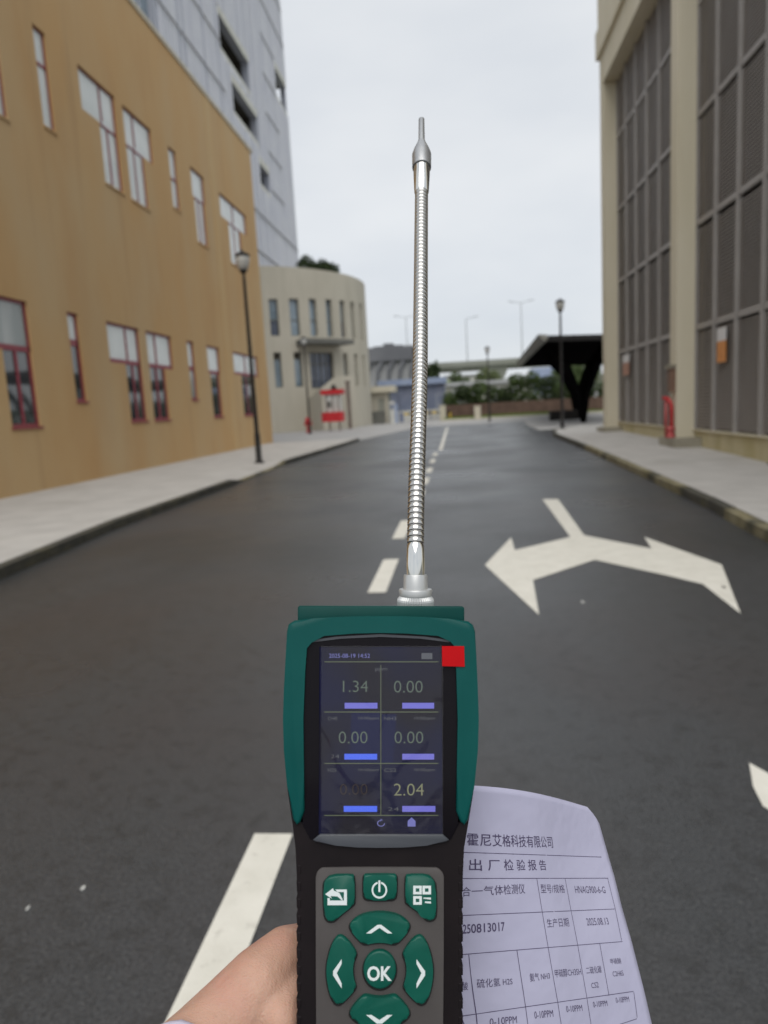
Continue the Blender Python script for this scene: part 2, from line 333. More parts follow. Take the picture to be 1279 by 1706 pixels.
# left pavement (kerb line x against y), lowered between y=16.5 and 21.5 as a crossing
LK = [(-60, -4.6), (0, -4.75), (7, -4.97), (10.3, -5.25), (16.5, -5.3), (21.5, -5.45), (28, -5.2), (35, -5.0), (36.4, -5.0)]
def interp(tb, y):
    if y <= tb[0][0]: return tb[0][1]
    for (a, b), (c, d) in zip(tb, tb[1:]):
        if y <= c: return b + (d - b) * (y - a) / (c - a)
    return tb[-1][1]
def lz(y):
    if y < 16.2 or y > 22: return 0.13
    if y < 17: return 0.13 - 0.095 * (y - 16.2) / .8
    if y > 21.2: return 0.035 + 0.095 * (y - 21.2) / .8
    return 0.035
ys = sorted(set([-60 + i * 2.0 for i in range(24)] + [-12 + i * 1.0 for i in range(49)] + [16.2, 17, 21.2, 22, 36.4]))
ys = [y for y in ys if y <= 36.4]
g = MB(); v = []; f = []
for y in ys:
    xk = interp(LK, y) - 0.15
    v += [(xk, y, lz(y)), (xk - 0.9, y, 0.13), (-9.9, y, 0.13), (-12.5, y, 0.13)]
for i in range(len(ys) - 1):
    for k in range(3): a = i * 4 + k; f.append((a, a + 4, a + 5, a + 1))
n = (len(ys) - 1) * 4
v += [(v[n][0], 36.4, -.3), (-12.5, 36.4, -.3)]; f.append((n, n + 1, n + 2, n + 3, len(v) - 1, len(v) - 2))
g.add(v, f)
pl_ = tag(g.obj('pavement', 'concrete'), kind='structure')
def kerb_run(tb, y0, y1, side, parent, zf, mf):
    y = y0
    while y < y1 - 0.05:
        ye = min(y + 1.0, y1); a, b = y + 0.006, ye - 0.006
        xa, xb = interp(tb, a), interp(tb, b); j = rnd.uniform(-.006, .006)
        za, zb = zf(a) + j + .004, zf(b) + j + .004
        xi = 0.148 * side
        p = [(xa + j, a, -.3), (xa + xi, a, -.3), (xb + xi, b, -.3), (xb + j, b, -.3), (xa + j, a, za), (xa + xi, a, za), (xb + xi, b, zb), (xb + j, b, zb)]
        if side < 0: p = [p[1], p[0], p[3], p[2], p[5], p[4], p[7], p[6]]
        o = MB().hexa(p).obj('kerbstone', mf(a), parent); bevel_obj(o, 0.012, 2)
        y = ye
kerb_run(LK, -12, 36.4, -1, pl_, lz, lambda y: 'kerb_moss' if 16.2 < y < 21.5 else 'kerb_dark')
# right pavement: meets the wall lower near the camera than far away
RK = [(-60, 2.7), (0, 2.95), (7.4, 3.17), (10.2, 3.4), (12.3, 3.5), (16, 3.68), (21.3, 3.91), (30.9, 4.2), (33.5, 4.6)]
RI = [(-60, -.08), (14, -.04), (15.6, -.02), (19, .07), (23.5, .13), (29, .20), (37.6, .2)]
v = []; f = []; yr = [-60 + i * 2.0 for i in range(24)] + [-12 + i * 1.0 for i in range(46)] + [33.5]
for y in yr:
    xk = interp(RK, y) + .148; zi = interp(RI, y)
    v += [(xk, y, .13), (6.9, y, zi), (9.5, y, zi)]
for i in range(len(yr) - 1):
    for k in range(2): a = i * 3 + k; f.append((a, a + 1, a + 4, a + 3))
# rounded corner at the end
n0 = len(v) - 3
cor = [(4.6 + .15, 33.5), (4.85, 34.7), (5.3, 35.9), (6.0, 36.9), (7.0, 37.5), (9.5, 37.6)]
v += [(x, y, .13) for x, y in cor[1:]]
f.append((n0, n0 + 1, n0 + 2, len(v) - 1, len(v) - 2, len(v) - 3, len(v) - 4, len(v) - 5))
pr_ = tag(MB().add(v, f).obj('pavement', 'concrete'), kind='structure')
kerb_run(RK, -12, 33.5, 1, pr_, lambda y: .13, lambda y: 'kerb_moss' if (11 < y < 22 or y < 9) else 'kerb_dark')
cp = [(4.6, 33.5), (4.7, 34.75), (5.15, 36.0), (5.9, 37.02), (6.97, 37.65), (9.5, 37.75)]
ci = [(4.748, 33.5), (4.848, 34.7), (5.298, 35.9), (6.0, 36.9), (7.0, 37.5), (9.5, 37.6)]
for (a, b, c, d) in zip(cp, cp[1:], ci, ci[1:]):
    def sh(p, q, t): return (p[0] + (q[0] - p[0]) * t, p[1] + (q[1] - p[1]) * t)
    a2, b2 = sh(a, b, .01), sh(a, b, .99); c2, d2 = sh(c, d, .01), sh(c, d, .99)
    MB().slab([a2, c2, d2, b2][::-1], -.3, .133).obj('kerbstone', 'kerb_dark', pr_)

# road markings, 4 mm sheets
def marking(name, pts, parent=road, z=0.004, m='paint'):
    o = MB().poly([(x, y, z) for x, y in pts]).obj(name, m, parent); return o
def dash(y0, y1, x=-.76, wd=.15, name='lane_dash'):
    marking(name, [(x - wd / 2, y0), (x + wd / 2, y0), (x + wd / 2 + .01, y1), (x - wd / 2 + .01, y1)])
dash(-2.6, -1.6); dash(0.9, 2.42, -.77); dash(5.93, 7.28, -.745, .165); dash(8.45, 9.82, -.75, .16)
for y in (12.0, 14.4, 16.9, 19.8, 22.6): dash(y, y + 1.35, -.69)
dash(25.2, 50.5, -.55, .13, 'centre_line')
marking('turn_arrow', [(1.36, 11.4), (1.60, 11.34), (1.45, 8.22), (1.98, 7.36), (2.07, 7.98), (2.39, 6.56), (1.98, 5.06), (2.0, 5.90), (1.79, 6.25),
                       (1.32, 6.93), (.64, 6.2), (.57, 5.15), (.24, 6.86), (.61, 8.25), (.59, 7.52), (1.28, 8.15)])
marking('turn_arrow', [(1.20, 2.95), (1.27, 2.80), (1.42, 2.3), (1.24, 2.32), (1.12, 2.62), (1.14, 2.76)])
# pale scraps stuck to the asphalt
sc = MB()
for x, y, s_ in ((2.13, 5.78, .035), (.95, 5.47, .03), (-1.62, 1.62, .025), (-1.36, 2.1, .012), (-.9, 1.38, .01), (-1.5, 2.0, .01)):
    pts = []
    for k in range(7):
        a = k * 2 * math.pi / 7; r = s_ * rnd.uniform(.35, 1); pts.append((x + r * math.cos(a) * .6, y + r * math.sin(a) * 1.3))
    sc.slab(pts, 0.0, .004)
tag(sc.obj('litter_scraps', 'offwhite'), 'small pale scraps and chips lying loose on the asphalt', 'litter', kind='stuff')

# ================================================================== LEFT OCHRE BUILDING
XL = -9.85; LY0, LY1, LZ = 4.0, 37.6, 15.0
ob_ = empty('ochre_building', (XL - 4, 24, 0.13), 'two storey ochre rendered building with crimson framed windows along the left pavement', 'building')
# holes: (y0,y1,z0,z1)
wins = []   # each: list of panes (y0,y1,z0,z1,mat)
def floorset(zb, zt, ztop, up):
    P_, D_, G_ = ('glass_pale', 'glass_pale', 'glass_pale') if up else ('glass_grey', 'glass_dark', 'glass_dark')
    if up: D_ = G_ = 'glass_pale'
    T_ = 'glass_pale'
    if not up:
        wins.append([(14.1, 16.02, zt, ztop, 'glass_grey', 1), (14.86, 15.98, zb, zt, D_, 2)])
    else:
        wins.append([(15.72, 16.22, zt, ztop, T_, 1), (15.72, 16.22, zb, zt, D_, 1)])
    wins.append([(17.72, 18.26, zt + (.35 if not up else .3), ztop, T_, 1), (17.72, 18.26, zb + .6 if not up else zb + .45, zt + (.35 if not up else .3), 'glass_dark' if not up else D_, 1)])
    wins.append([(19.8, 21.92, zt, ztop, T_, 2), (20.75, 21.92, zb, zt, D_, 2 if up else 2)])
    wins.append([(22.42, 24.5, zt, ztop, T_, 2), (22.42, 23.75, zb, zt, D_, 2)])
    wins.append([(25.95, 26.65, zt + .1, ztop, T_, 1), (25.95, 26.65, zb + .7, zt + .1, 'glass_grey' if not up else D_, 1)])
    wins.append([(28.1, 29.6, zt + .05, ztop, T_, 1), (28.25, 29.45, zb, zt + .05, D_, 2 if up else 1)])
    wins.append([(31.5, 35.5, zt + .15, ztop, T_, 2), (32.5, 34.45, zb, zt + .15, D_, 2)])
    for q in (10.2, 5.2): wins.append([(q, q + 2, zt, ztop, T_, 2), (q + .8, q + 2, zb, zt, D_, 2)])
floorset(1.65, 3.38, 4.55, False); floorset(8.6, 10.25, 11.4, True)
def wall_holes(rects, y0, y1, z0, z1, toP, depth):
    Ys = sorted(set([y0, y1] + [r[0] for r in rects] + [r[1] for r in rects])); Zs = sorted(set([z0, z1] + [r[2] for r in rects] + [r[3] for r in rects]))
    hole = {}
    for i in range(len(Ys) - 1):
        for j in range(len(Zs) - 1):
            cy, cz = (Ys[i] + Ys[i + 1]) / 2, (Zs[j] + Zs[j + 1]) / 2
            hole[i, j] = any(r[0] < cy < r[1] and r[2] < cz < r[3] for r in rects)
    b = MB()
    for i in range(len(Ys) - 1):
        for j in range(len(Zs) - 1):
            a, c, d, e = Ys[i], Ys[i + 1], Zs[j], Zs[j + 1]
            if not hole[i, j]: b.poly([toP(a, d, 0), toP(c, d, 0), toP(c, e, 0), toP(a, e, 0)])
            else:
                for (di, dj, q) in ((-1, 0, ((a, d), (a, e))), (1, 0, ((c, d), (c, e))), (0, -1, ((a, d), (c, d))), (0, 1, ((a, e), (c, e)))):
                    if not hole.get((i + di, j + dj), False):
                        b.poly([toP(*q[0], 0), toP(*q[1], 0), toP(*q[1], depth), toP(*q[0], depth)])
    return b
rects = [p[:4] for wn in wins for p in wn]
b = wall_holes(rects, LY0, LY1 - .35, -0.3, LZ, lambda y, z, d: (XL - d, y, z), .13)
b.obj('wall', 'ochre', ob_)
# rounded end corner, far wall, near end wall, roof
b = MB(); pc = [(XL - .35 + .35 * math.cos(a), LY1 - .35 + .35 * math.sin(a)) for a in [k * math.pi / 2 / 6 for k in range(7)]]
for (a, c) in zip(pc, pc[1:]): b.poly([(a[0], a[1], -.3), (c[0], c[1], -.3), (c[0], c[1], LZ), (a[0], a[1], LZ)])
b.poly([(XL - .35, LY1, -.3), (XL - 6.5, LY1, -.3), (XL - 6.5, LY1, LZ), (XL - .35, LY1, LZ)])
b.poly([(XL, LY0, -.3), (XL - 6.5, LY0, -.3), (XL - 6.5, LY0, LZ), (XL, LY0, LZ)])
b.poly([(XL - 6.5, LY0, -.3), (XL - 6.5, LY1, -.3), (XL - 6.5, LY1, LZ), (XL - 6.5, LY0, LZ)])
b.obj('end_wall', 'ochre', ob_)
MB().box(XL - 6.55, XL + .05, LY0 - .05, LY1 + .02, LZ + .002, LZ + .16).obj('roof_coping', 'coping', ob_)
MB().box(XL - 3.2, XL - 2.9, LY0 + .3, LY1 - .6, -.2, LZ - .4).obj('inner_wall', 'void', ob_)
MB().box(XL, XL + .018, 30.45, 31.2, .1, LZ - .02).obj('wall_strip', 'ochre_pale', ob_)
for k, (y, z) in enumerate(((23.1, 9.0 + 3.4), (36.9, 12.3))):
    pass
for wi, wn in enumerate(wins):
    up = wn[0][2] > 6
    fb = MB(); xf = XL - .06
    def bar(y0, y1, z0, z1, x=xf, d=.05): fb.box(x - d, x, y0, y1, z0, z1)
    tw = .075 if not up else .04
    (a0, a1, z1, z2, _, n1), (b0, b1, z0, _, _, n2) = wn
    bar(a0 + .002, a0 + tw, z1 + .03, z2 - .002); bar(a1 - tw, a1 - .002, z1 + .03, z2 - .002); bar(a0 + tw, a1 - tw, z2 - tw, z2 - .002)
    bar(a0 + .002, a1 - .002, z1 - (.0 if a0 < b0 - .1 or a1 > b1 + .1 else tw / 2) + .0005, z1 + (.13 if not up else .03 + tw / 2))
    bar(b0 + .002, b0 + tw, z0 + tw, z1); bar(b1 - tw, b1 - .002, z0 + tw, z1); bar(b0 + .002, b1 - .002, z0 + .002, z0 + tw)
    spl = [];
    if n1 == 2:
        sy = (a0 + (a1 - a0) * .6 if a0 < b0 - .3 else (a0 + (a1 - a0) * .38 if a1 > b1 + .3 else (a0 + a1) / 2))
        if a1 - a0 > 3: sy = (a0 + a1) / 2
        bar(sy - tw / 2, sy + tw / 2, z1 + .13, z2 - tw); spl.append(sy)
    sb = None
    if n2 == 2: sb = (b0 + b1) / 2; bar(sb - tw / 2, sb + tw / 2, z0 + tw, z1)
    fr_ = fb.obj('window', 'crimson', ob_)
    # panes
    def pane(y0, y1, za, zb, m):
        tl = rnd.uniform(-.006, .006)
        MB().add([(xf - .03, y0, za), (xf - .03 + tl, y1, za), (xf - .03 + tl, y1, zb), (xf - .03, y0, zb)], [(0, 1, 2, 3)]).obj('pane', m, fr_)
    e = tw
    if spl: pane(a0 + e, spl[0] - e / 2, z1 + .05, z2 - e, wn[0][4]); pane(spl[0] + e / 2, a1 - e, z1 + .05, z2 - e, wn[0][4])
    else: pane(a0 + e, a1 - e, z1 + .05, z2 - e, wn[0][4])
    if sb: pane(b0 + e, sb - e / 2, z0 + e, z1 - .01, wn[1][4]); pane(sb + e / 2, b1 - e, z0 + e, z1 - .01, wn[1][4])
    else: pane(b0 + e, b1 - e, z0 + e, z1 - .01, wn[1][4])
    MB().box(XL - .11, XL + .035, b0 - .03, b1 + .03, z0 - .05, z0 - .003).obj('sill', 'crimson' if not up else 'ochre', fr_)

# ================================================================== TOWER
XT = -17.0
tw_ = empty('office_tower', (XT - 8, 60, 0), 'tall lavender grey tower with vertical fins and dark balcony slots behind the ochre building', 'building')
ops = [(58.0, 66.0, 30.25, 32.7), (60.0, 67.6, 26.5, 28.7), (67.0, 70.6, 22.9, 24.7), (76.3, 81.5, 34.35, 37.0), (36, 44.7, 20, 40)]
TY1 = 81.5
b = wall_holes(ops, 36, TY1, -0.3, 62, lambda y, z, d: (XT - d, y, z), .6)
b.obj('cladding_panel', 'panel', tw_)
# end wall with the corner notch left open
b = MB()
for z0, z1 in ((-.3, 34.35), (37.0, 62)): b.poly([(XT, TY1, z0), (XT - 14, TY1, z0), (XT - 14, TY1, z1), (XT, TY1, z1)])
b.poly([(XT - 5.5, TY1, 34.35), (XT - 14, TY1, 34.35), (XT - 14, TY1, 37.0), (XT - 5.5, TY1, 37.0)])
b.poly([(XT, 36, -.3), (XT - 14, 36, -.3), (XT - 14, 36, 62), (XT, 36, 62)])
b.poly([(XT, 36, 62), (XT, TY1, 62), (XT - 14, TY1, 62), (XT - 14, 36, 62)])
b.poly([(XT - 14, 36, -.3), (XT - 14, TY1, -.3), (XT - 14, TY1, 62), (XT - 14, 36, 62)])
b.obj('end_wall', 'panel', tw_)
for (y0, y1, z0, z1) in ops[:4]:
    c = MB(); d0 = .6; d1 = 5.5 if z0 > 34 else 2.6
    if z0 > 34:
        c.poly([(XT - .6, y0, z1), (XT - .6, y1, z1), (XT - d1, y1, z1), (XT - d1, y0, z1)])  # corner ceiling: soffit shade is put into the dark void colour
        c.poly([(XT - .6, y0, z0), (XT - .6, y1, z0), (XT - d1, y1, z0), (XT - d1, y0, z0)])
        c.poly([(XT - d1, y0, z0), (XT - d1, y1, z0), (XT - d1, y1, z1), (XT - d1, y0, z1)])
        c.poly([(XT - .6, y0, z0), (XT - d1, y0, z0), (XT - d1, y0, z1), (XT - .6, y0, z1)])
    else:
        c.poly([(XT - d1, y0, z0), (XT - d1, y1, z0), (XT - d1, y1, z1), (XT - d1, y0, z1)])
        for yy in (y0, y1): c.poly([(XT - .6, yy, z0), (XT - d1, yy, z0), (XT - d1, yy, z1), (XT - .6, yy, z1)])
        for zz in (z0, z1): c.poly([(XT - .6, y0, zz), (XT - .6, y1, zz), (XT - d1, y1, zz), (XT - d1, y0, zz)])
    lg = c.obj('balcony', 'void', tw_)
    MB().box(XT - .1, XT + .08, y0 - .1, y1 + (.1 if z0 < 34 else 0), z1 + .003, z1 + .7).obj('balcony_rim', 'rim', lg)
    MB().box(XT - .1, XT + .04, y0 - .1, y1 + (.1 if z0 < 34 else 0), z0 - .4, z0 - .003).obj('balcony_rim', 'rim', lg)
# fins as one joined part
fb = MB(); y = 45.3
while y < TY1:
    zz = [(14, 61.5)]
    for (a, c, d, e) in ops[:4]:
        if a - .1 < y < c + .1:
            nz_ = []
            for (p, q) in zz:
                if p < d - .35: nz_.append((p, min(q, d - .35)))
                if q > e + .5: nz_.append((max(p, e + .5), q))
            zz = nz_
    for (p, q) in zz:
        hh = q
        fb.box(XT, XT + .14, y, y + .12, p, hh)
    y += rnd.choice((.45, .45, .6, .9))
tag(fb.obj('fin_panel', 'fin', tw_), kind='stuff')
jb = MB()
for z in [16.2 + 3.55 * k for k in range(13)]:
    for (a, c) in ((44.9, 57.8), (70.9, 76.1)): jb.box(XT + .141, XT + .17, a, c, z, z + .12)
    if z > 39 or z < 21: jb.box(XT + .141, XT + .17, 57.801, 70.899, z, z + .12); jb.box(XT + .141, XT + .17, 76.101, 81.4, z, z + .12)
tag(jb.obj('floor_joint', 'darkwall', tw_), kind='stuff')
cw = MB(); yy = [36 + i * 1.45 for i in range(7)]; zz = [20 + i * 2.5 for i in range(9)]
for y in yy: cw.box(XT - .45, XT - .3, y - .04, y + .04, 20, 40)
for z in zz: cw.box(XT - .46, XT - .31, 36, 44.7, z - .05, z + .05)
cwo = cw.obj('curtain_wall_frame', 'panel', tw_)
for a, c in zip(yy, yy[1:]):
    for d, e in zip(zz, zz[1:]):
        MB().poly([(XT - .4, a + .04, d + .05), (XT - .4, c - .04, d + .05), (XT - .4, c - .04, e - .05), (XT - .4, a + .04, e - .05)]).obj('pane', 'glass_blue', cwo)

# ================================================================== CREAM CURVED BUILDING
CCX, CCY, CR = -21.9, 73.0, 13.3
def cyl(a, z, d=0): return (CCX + (CR - d) * math.cos(R_(a)), CCY + (CR - d) * math.sin(R_(a)), z)
cb = empty('cream_building', (CCX, CCY, 0), 'cream curved two storey building with tall narrow windows at the end of the left side', 'building')
cw_ = []
CA = [-60 + 8.3 * k for k in range(7)]; CA[5] = -18.6; CA[6] = -9.3
for k, a in enumerate(CA):
    hw = 1.75 if k != 1 else 2.0
    cw_.append((a - hw, a + hw, 8.42, 11.55 + .07 * k))
    if k not in (2, 3): cw_.append((a - hw + .3, a + hw - .3, 3.95, 7.0))
for a in (-68.5, -77): cw_.append((a - 1.75, a + 1.75, 8.42, 11.5)); cw_.append((a - 1.5, a + 1.5, 3.95, 7.0))
door = (-46.5, -34.5, 3.75, 7.0)
hol = cw_ + [door]
# subdivide for curvature
b = MB()
As = sorted(set([-110, 20] + [q for r in hol for q in r[:2]] + [-110 + 2.5 * k for k in range(53)])); Zs = sorted(set([-.3, 14.3] + [q for r in hol for q in r[2:4]]))
hm = {}
for i in range(len(As) - 1):
    for j in range(len(Zs) - 1):
        ca, cz = (As[i] + As[i + 1]) / 2, (Zs[j] + Zs[j + 1]) / 2; hm[i, j] = any(r[0] < ca < r[1] and r[2] < cz < r[3] for r in hol)
for i in range(len(As) - 1):
    for j in range(len(Zs) - 1):
        a, c, d, e = As[i], As[i + 1], Zs[j], Zs[j + 1]
        if not hm[i, j]: b.poly([cyl(a, d), cyl(c, d), cyl(c, e), cyl(a, e)])
        else:
            for di, dj, q in ((-1, 0, ((a, d), (a, e))), (1, 0, ((c, d), (c, e))), (0, -1, ((a, d), (c, d))), (0, 1, ((a, e), (c, e)))):
                if not hm.get((i + di, j + dj), False): b.poly([cyl(*q[0]), cyl(*q[1]), cyl(*q[1], .45), cyl(*q[0], .45)])
b.obj('wall', 'cream', cb)
b = MB(); ar = [-110 + 5 * k for k in range(27)]
b.poly([cyl(a, 13.6, .02) for a in ar] + [(CCX - 3, 86, 13.6), (CCX - 14, 86, 13.6), (CCX - 14, 62, 13.6)])
for a, c in zip(ar, ar[1:]): b.poly([cyl(a, 13.6, .3), cyl(c, 13.6, .3), cyl(c, 14.3, .3), cyl(a, 14.3, .3)]); b.poly([cyl(a, 14.3, .3), cyl(c, 14.3, .3), cyl(c, 14.3), cyl(a, 14.3)])
b.obj('roof', 'coping', cb)
b = MB(); e1 = cyl(20, 0); b.poly([(e1[0], e1[1], -.3), (e1[0] - 2, 92, -.3), (e1[0] - 2, 92, 14.3), (e1[0], e1[1], 14.3)])
e2 = cyl(-110, 0); b.poly([(e2[0], e2[1], -.3), (CCX - 12, 66, -.3), (CCX - 12, 66, 14.3), (e2[0], e2[1], 14.3)])
b.obj('back_wall', 'cream', cb)
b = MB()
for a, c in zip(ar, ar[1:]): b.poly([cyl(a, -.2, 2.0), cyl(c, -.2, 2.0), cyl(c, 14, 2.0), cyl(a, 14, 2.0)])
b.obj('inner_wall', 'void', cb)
for k, (a0, a1, z0, z1) in enumerate(cw_):
    fb = MB(); zm = z0 + (z1 - z0) * (.42 if z0 > 8 else .8)
    def cb4(a, c, d, e, q0=.30, q1=.38): fb.hexa([cyl(a, d, q0), cyl(c, d, q0), cyl(c, d, q1), cyl(a, d, q1), cyl(a, e, q0), cyl(c, e, q0), cyl(c, e, q1), cyl(a, e, q1)])
    cb4(a0, a0 + .25, z0, z1); cb4(a1 - .25, a1, z0, z1); cb4(a0 + .25, a1 - .25, z0, z0 + .07); cb4(a0 + .25, a1 - .25, z1 - .07, z1); cb4(a0 + .25, a1 - .25, zm, zm + .08)
    fo = fb.obj('window', 'darkwall', cb)
    hi_m = 'glass_blue'; lo_m = 'glass_blue' if k % 3 else 'glass_navy'
    if z0 < 8: hi_m, lo_m = 'void', 'glass_blue'
    MB().poly([cyl(a0 + .25, z0 + .07, .36), cyl(a1 - .25, z0 + .07, .36), cyl(a1 - .25, zm, .36), cyl(a0 + .25, zm, .36)]).obj('pane', lo_m, fo)
    MB().poly([cyl(a0 + .25, zm + .08, .36), cyl(a1 - .25, zm + .08, .36), cyl(a1 - .25, z1 - .07, .36), cyl(a0 + .25, z1 - .07, .36)]).obj('pane', hi_m, fo)
# glazed entrance
fb = MB()
for a in (-46.4, -43.5, -40.5, -37.5, -34.75): fb.hexa([cyl(a, 3.75, .3), cyl(a + .25, 3.75, .3), cyl(a + .25, 3.75, .4), cyl(a, 3.75, .4), cyl(a, 7, .3), cyl(a + .25, 7, .3), cyl(a + .25, 7, .4), cyl(a, 7, .4)])
for z in (3.76, 5.9, 6.9):
    for a, c in zip((-46.4, -43.4, -40.4, -37.4), (-43.4, -40.4, -37.4, -34.5)):
        fb.hexa([cyl(a, z, .31), cyl(c, z, .31), cyl(c, z, .39), cyl(a, z, .39), cyl(a, z + .09, .31), cyl(c, z + .09, .31), cyl(c, z + .09, .39), cyl(a, z + .09, .39)])
do = fb.obj('glazed_door', 'darkwall', cb)
for a, c in zip((-46.4, -43.5, -40.5, -37.5), (-43.5, -40.5, -37.5, -34.5)):
    MB().poly([cyl(a, 3.8, .37), cyl(c, 3.8, .37), cyl(c, 6.95, .37), cyl(a, 6.95, .37)]).obj('pane', 'glass_navy', do)
b = MB(); ca = [-52 + 1.75 * k for k in range(13)]
top = [cyl(a, 8.05, -1.9) for a in ca] + [cyl(a, 8.05, .0) for a in ca[::-1]]
b.slab([(p[0], p[1]) for p in top], 7.6, 8.0); b.obj('entrance_canopy', 'darkwall', cb)
# raised terrace with sloping flank in front of the entrance
ta = [-48.5 + 2.4 * k for k in range(7)]
b = MB()
for a, c in zip(ta, ta[1:]):
    h1 = 3.7 + min(1, max(0, (a + 48.5) / 6)) * 1.0 - max(0, (a + 24)) * .05; h2 = 3.7 + min(1, max(0, (c + 48.5) / 6)) * 1.0 - max(0, (c + 24)) * .05
    b.hexa([cyl(a, -.3, -2.4), cyl(c, -.3, -2.4), cyl(c, -.3, .01), cyl(a, -.3, .01), cyl(a, h1, -2.4), cyl(c, h2, -2.4), cyl(c, h2 - .9, .01), cyl(a, h1 - .9, .01)])
b.obj('entrance_terrace', 'cream', cb)

def leaf_mass(name, blobs, n, size, m, parent=None, seed=1, loc=None, inner=True):
    """leaf sized quads scattered through lobes (x,y,z,rx,ry,rz)"""
    r = random.Random(seed); b = MB(); tot = sum(q[3] * q[4] * q[5] for q in blobs)
    for (x, y, z, rx, ry, rz) in blobs:
        for _ in range(int(n * rx * ry * rz / tot) + 8):
            d = Vector((r.gauss(0, 1), r.gauss(0, 1), r.gauss(0, 1))).normalized() * (r.uniform(.25, 1) ** .45 * r.uniform(.85, 1.12))
            p = Vector((x + d.x * rx, y + d.y * ry, z + d.z * rz))
            a = Vector((r.gauss(0, 1), r.gauss(0, 1), r.gauss(0, .6))).normalized(); c = a.cross(Vector((r.gauss(0, 1), r.gauss(0, 1), r.gauss(0, 1)))).normalized()
            s = size * r.uniform(.6, 1.4)
            b.add([p - a * s, p + c * s * .6, p + a * s, p - c * s * .6], [(0, 1, 2, 3)])
    return b.obj(name, m, parent, loc=loc)
def tree(x, y, z0, h, rw, m, label, seed, group=None, leaves=1800):
    r = random.Random(seed); t_ = empty('tree', (x, y, z0), label, 'tree', group)
    b = MB(); b.tube([(x, y, z0 - .3), (x + .1, y, z0 + h * .35), (x + .05, y, z0 + h * .6)], [h * .03, h * .022, h * .012], 8)
    bl = []
    for k in range(9):
        a = r.uniform(0, 6.28); rr = rw * r.uniform(.2, .65); zz = z0 + h * r.uniform(.45, .85)
        q = (x + rr * math.cos(a), y + rr * math.sin(a), zz); bl.append((*q, rw * r.uniform(.3, .5), rw * r.uniform(.3, .5), h * r.uniform(.11, .18)))
        b.tube([(x, y, z0 + h * .4), q], [h * .012, h * .004], 5)
    b.obj('trunk', 'bark', t_)
    leaf_mass('crown', bl, leaves, h * .028, m, t_, seed)
    return t_
bl = []
for k in range(11):
    a = -41 + 1.9 * k; p = cyl(a, 0, 1.6); bl.append((p[0], p[1], 14.4 + .3 * math.sin(k * 1.3) + .2, .8, .8, .8 + .2 * math.sin(k * 2.1)))
o = leaf_mass('roof_shrubs', bl, 5200, .12, 'leaf_dark', None, 5, loc=(-13, 62, 13.6))
tag(o, 'dense dark green shrubs growing along the roof edge of the cream curved building', 'shrub')

# ================================================================== RIGHT LOUVRED BUILDING
XR, XP = 6.6, 6.1
rb = empty('louvred_building', (XR + 4, 20, 0), 'cream framed building with tall taupe louvre screens along the right pavement', 'building')
RY0, RY1 = 2.2, 29.8
cols_ = [(29.2, 29.8), (20.2, 20.8), (11.2, 11.8), (2.2, 2.8)]
rows = [0.55, 3.28, 5.97, 8.65, 11.30, 14.0]
for (a, c) in cols_:
    o = MB().box(XP, XR + .35, a, c, -.25, 13.3).obj('pillar', 'cream_y', rb); bevel_obj(o, .015, 2)
    MB().box(XP - .22, XR + .4 + .0, a - .55, c + .25, -.3, .34).obj('plinth', 'plinth', rb)
b = MB(); b.box(XP - .003, XR + .38, RY0, RY1, 13.3, 14.35).box(XP - .13, XR + .38, RY0, RY1 + .13, 14.352, 15.3).box(XP - .05, XR + .38, RY0, RY1 + .05, 15.302, 17.2).box(XP - .2, XR + .5, RY0, RY1 + .2, 17.202, 17.7)
b.obj('roof_beam', 'cream_y', rb)
b = MB(); b.box(XR + .4, XR + 12, RY0, RY1 - .05, -.3, 17.0); b.obj('wall', 'cream_y', rb)
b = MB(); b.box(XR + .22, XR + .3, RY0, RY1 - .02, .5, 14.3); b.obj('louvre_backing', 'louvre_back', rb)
for (a, c) in ((20.8, 29.2), (11.8, 20.2), (2.8, 11.2)):
    MB().box(XR + .0, XR + .34, a + .003, c - .003, -.3, .52).obj('base_wall', 'base_y', rb)
    MB().box(XR - .06, XR + .2, a + .003, c - .003, .522, .56).obj('base_coping', 'cream_y', rb)
    n = 6; st = (c - a) / n
    for k in range(1, n): MB().box(XR - .05, XR + .09, a + k * st - .05, a + k * st + .05, .56, 13.29).obj('mullion', 'mullion', rb)
    MB().box(XR - .03, XR + .09, a + .002, a + .06, .56, 13.29).obj('mullion', 'mullion', rb)
    MB().box(XR - .03, XR + .09, c - .06, c - .002, .56, 13.29).obj('mullion', 'mullion', rb)
    for z in rows[1:5]:
        for k in range(n): MB().box(XR - .02, XR + .07, a + k * st + .06, a + (k + 1) * st - .06, z - .07, z + .07).obj('transom', 'mullion', rb)
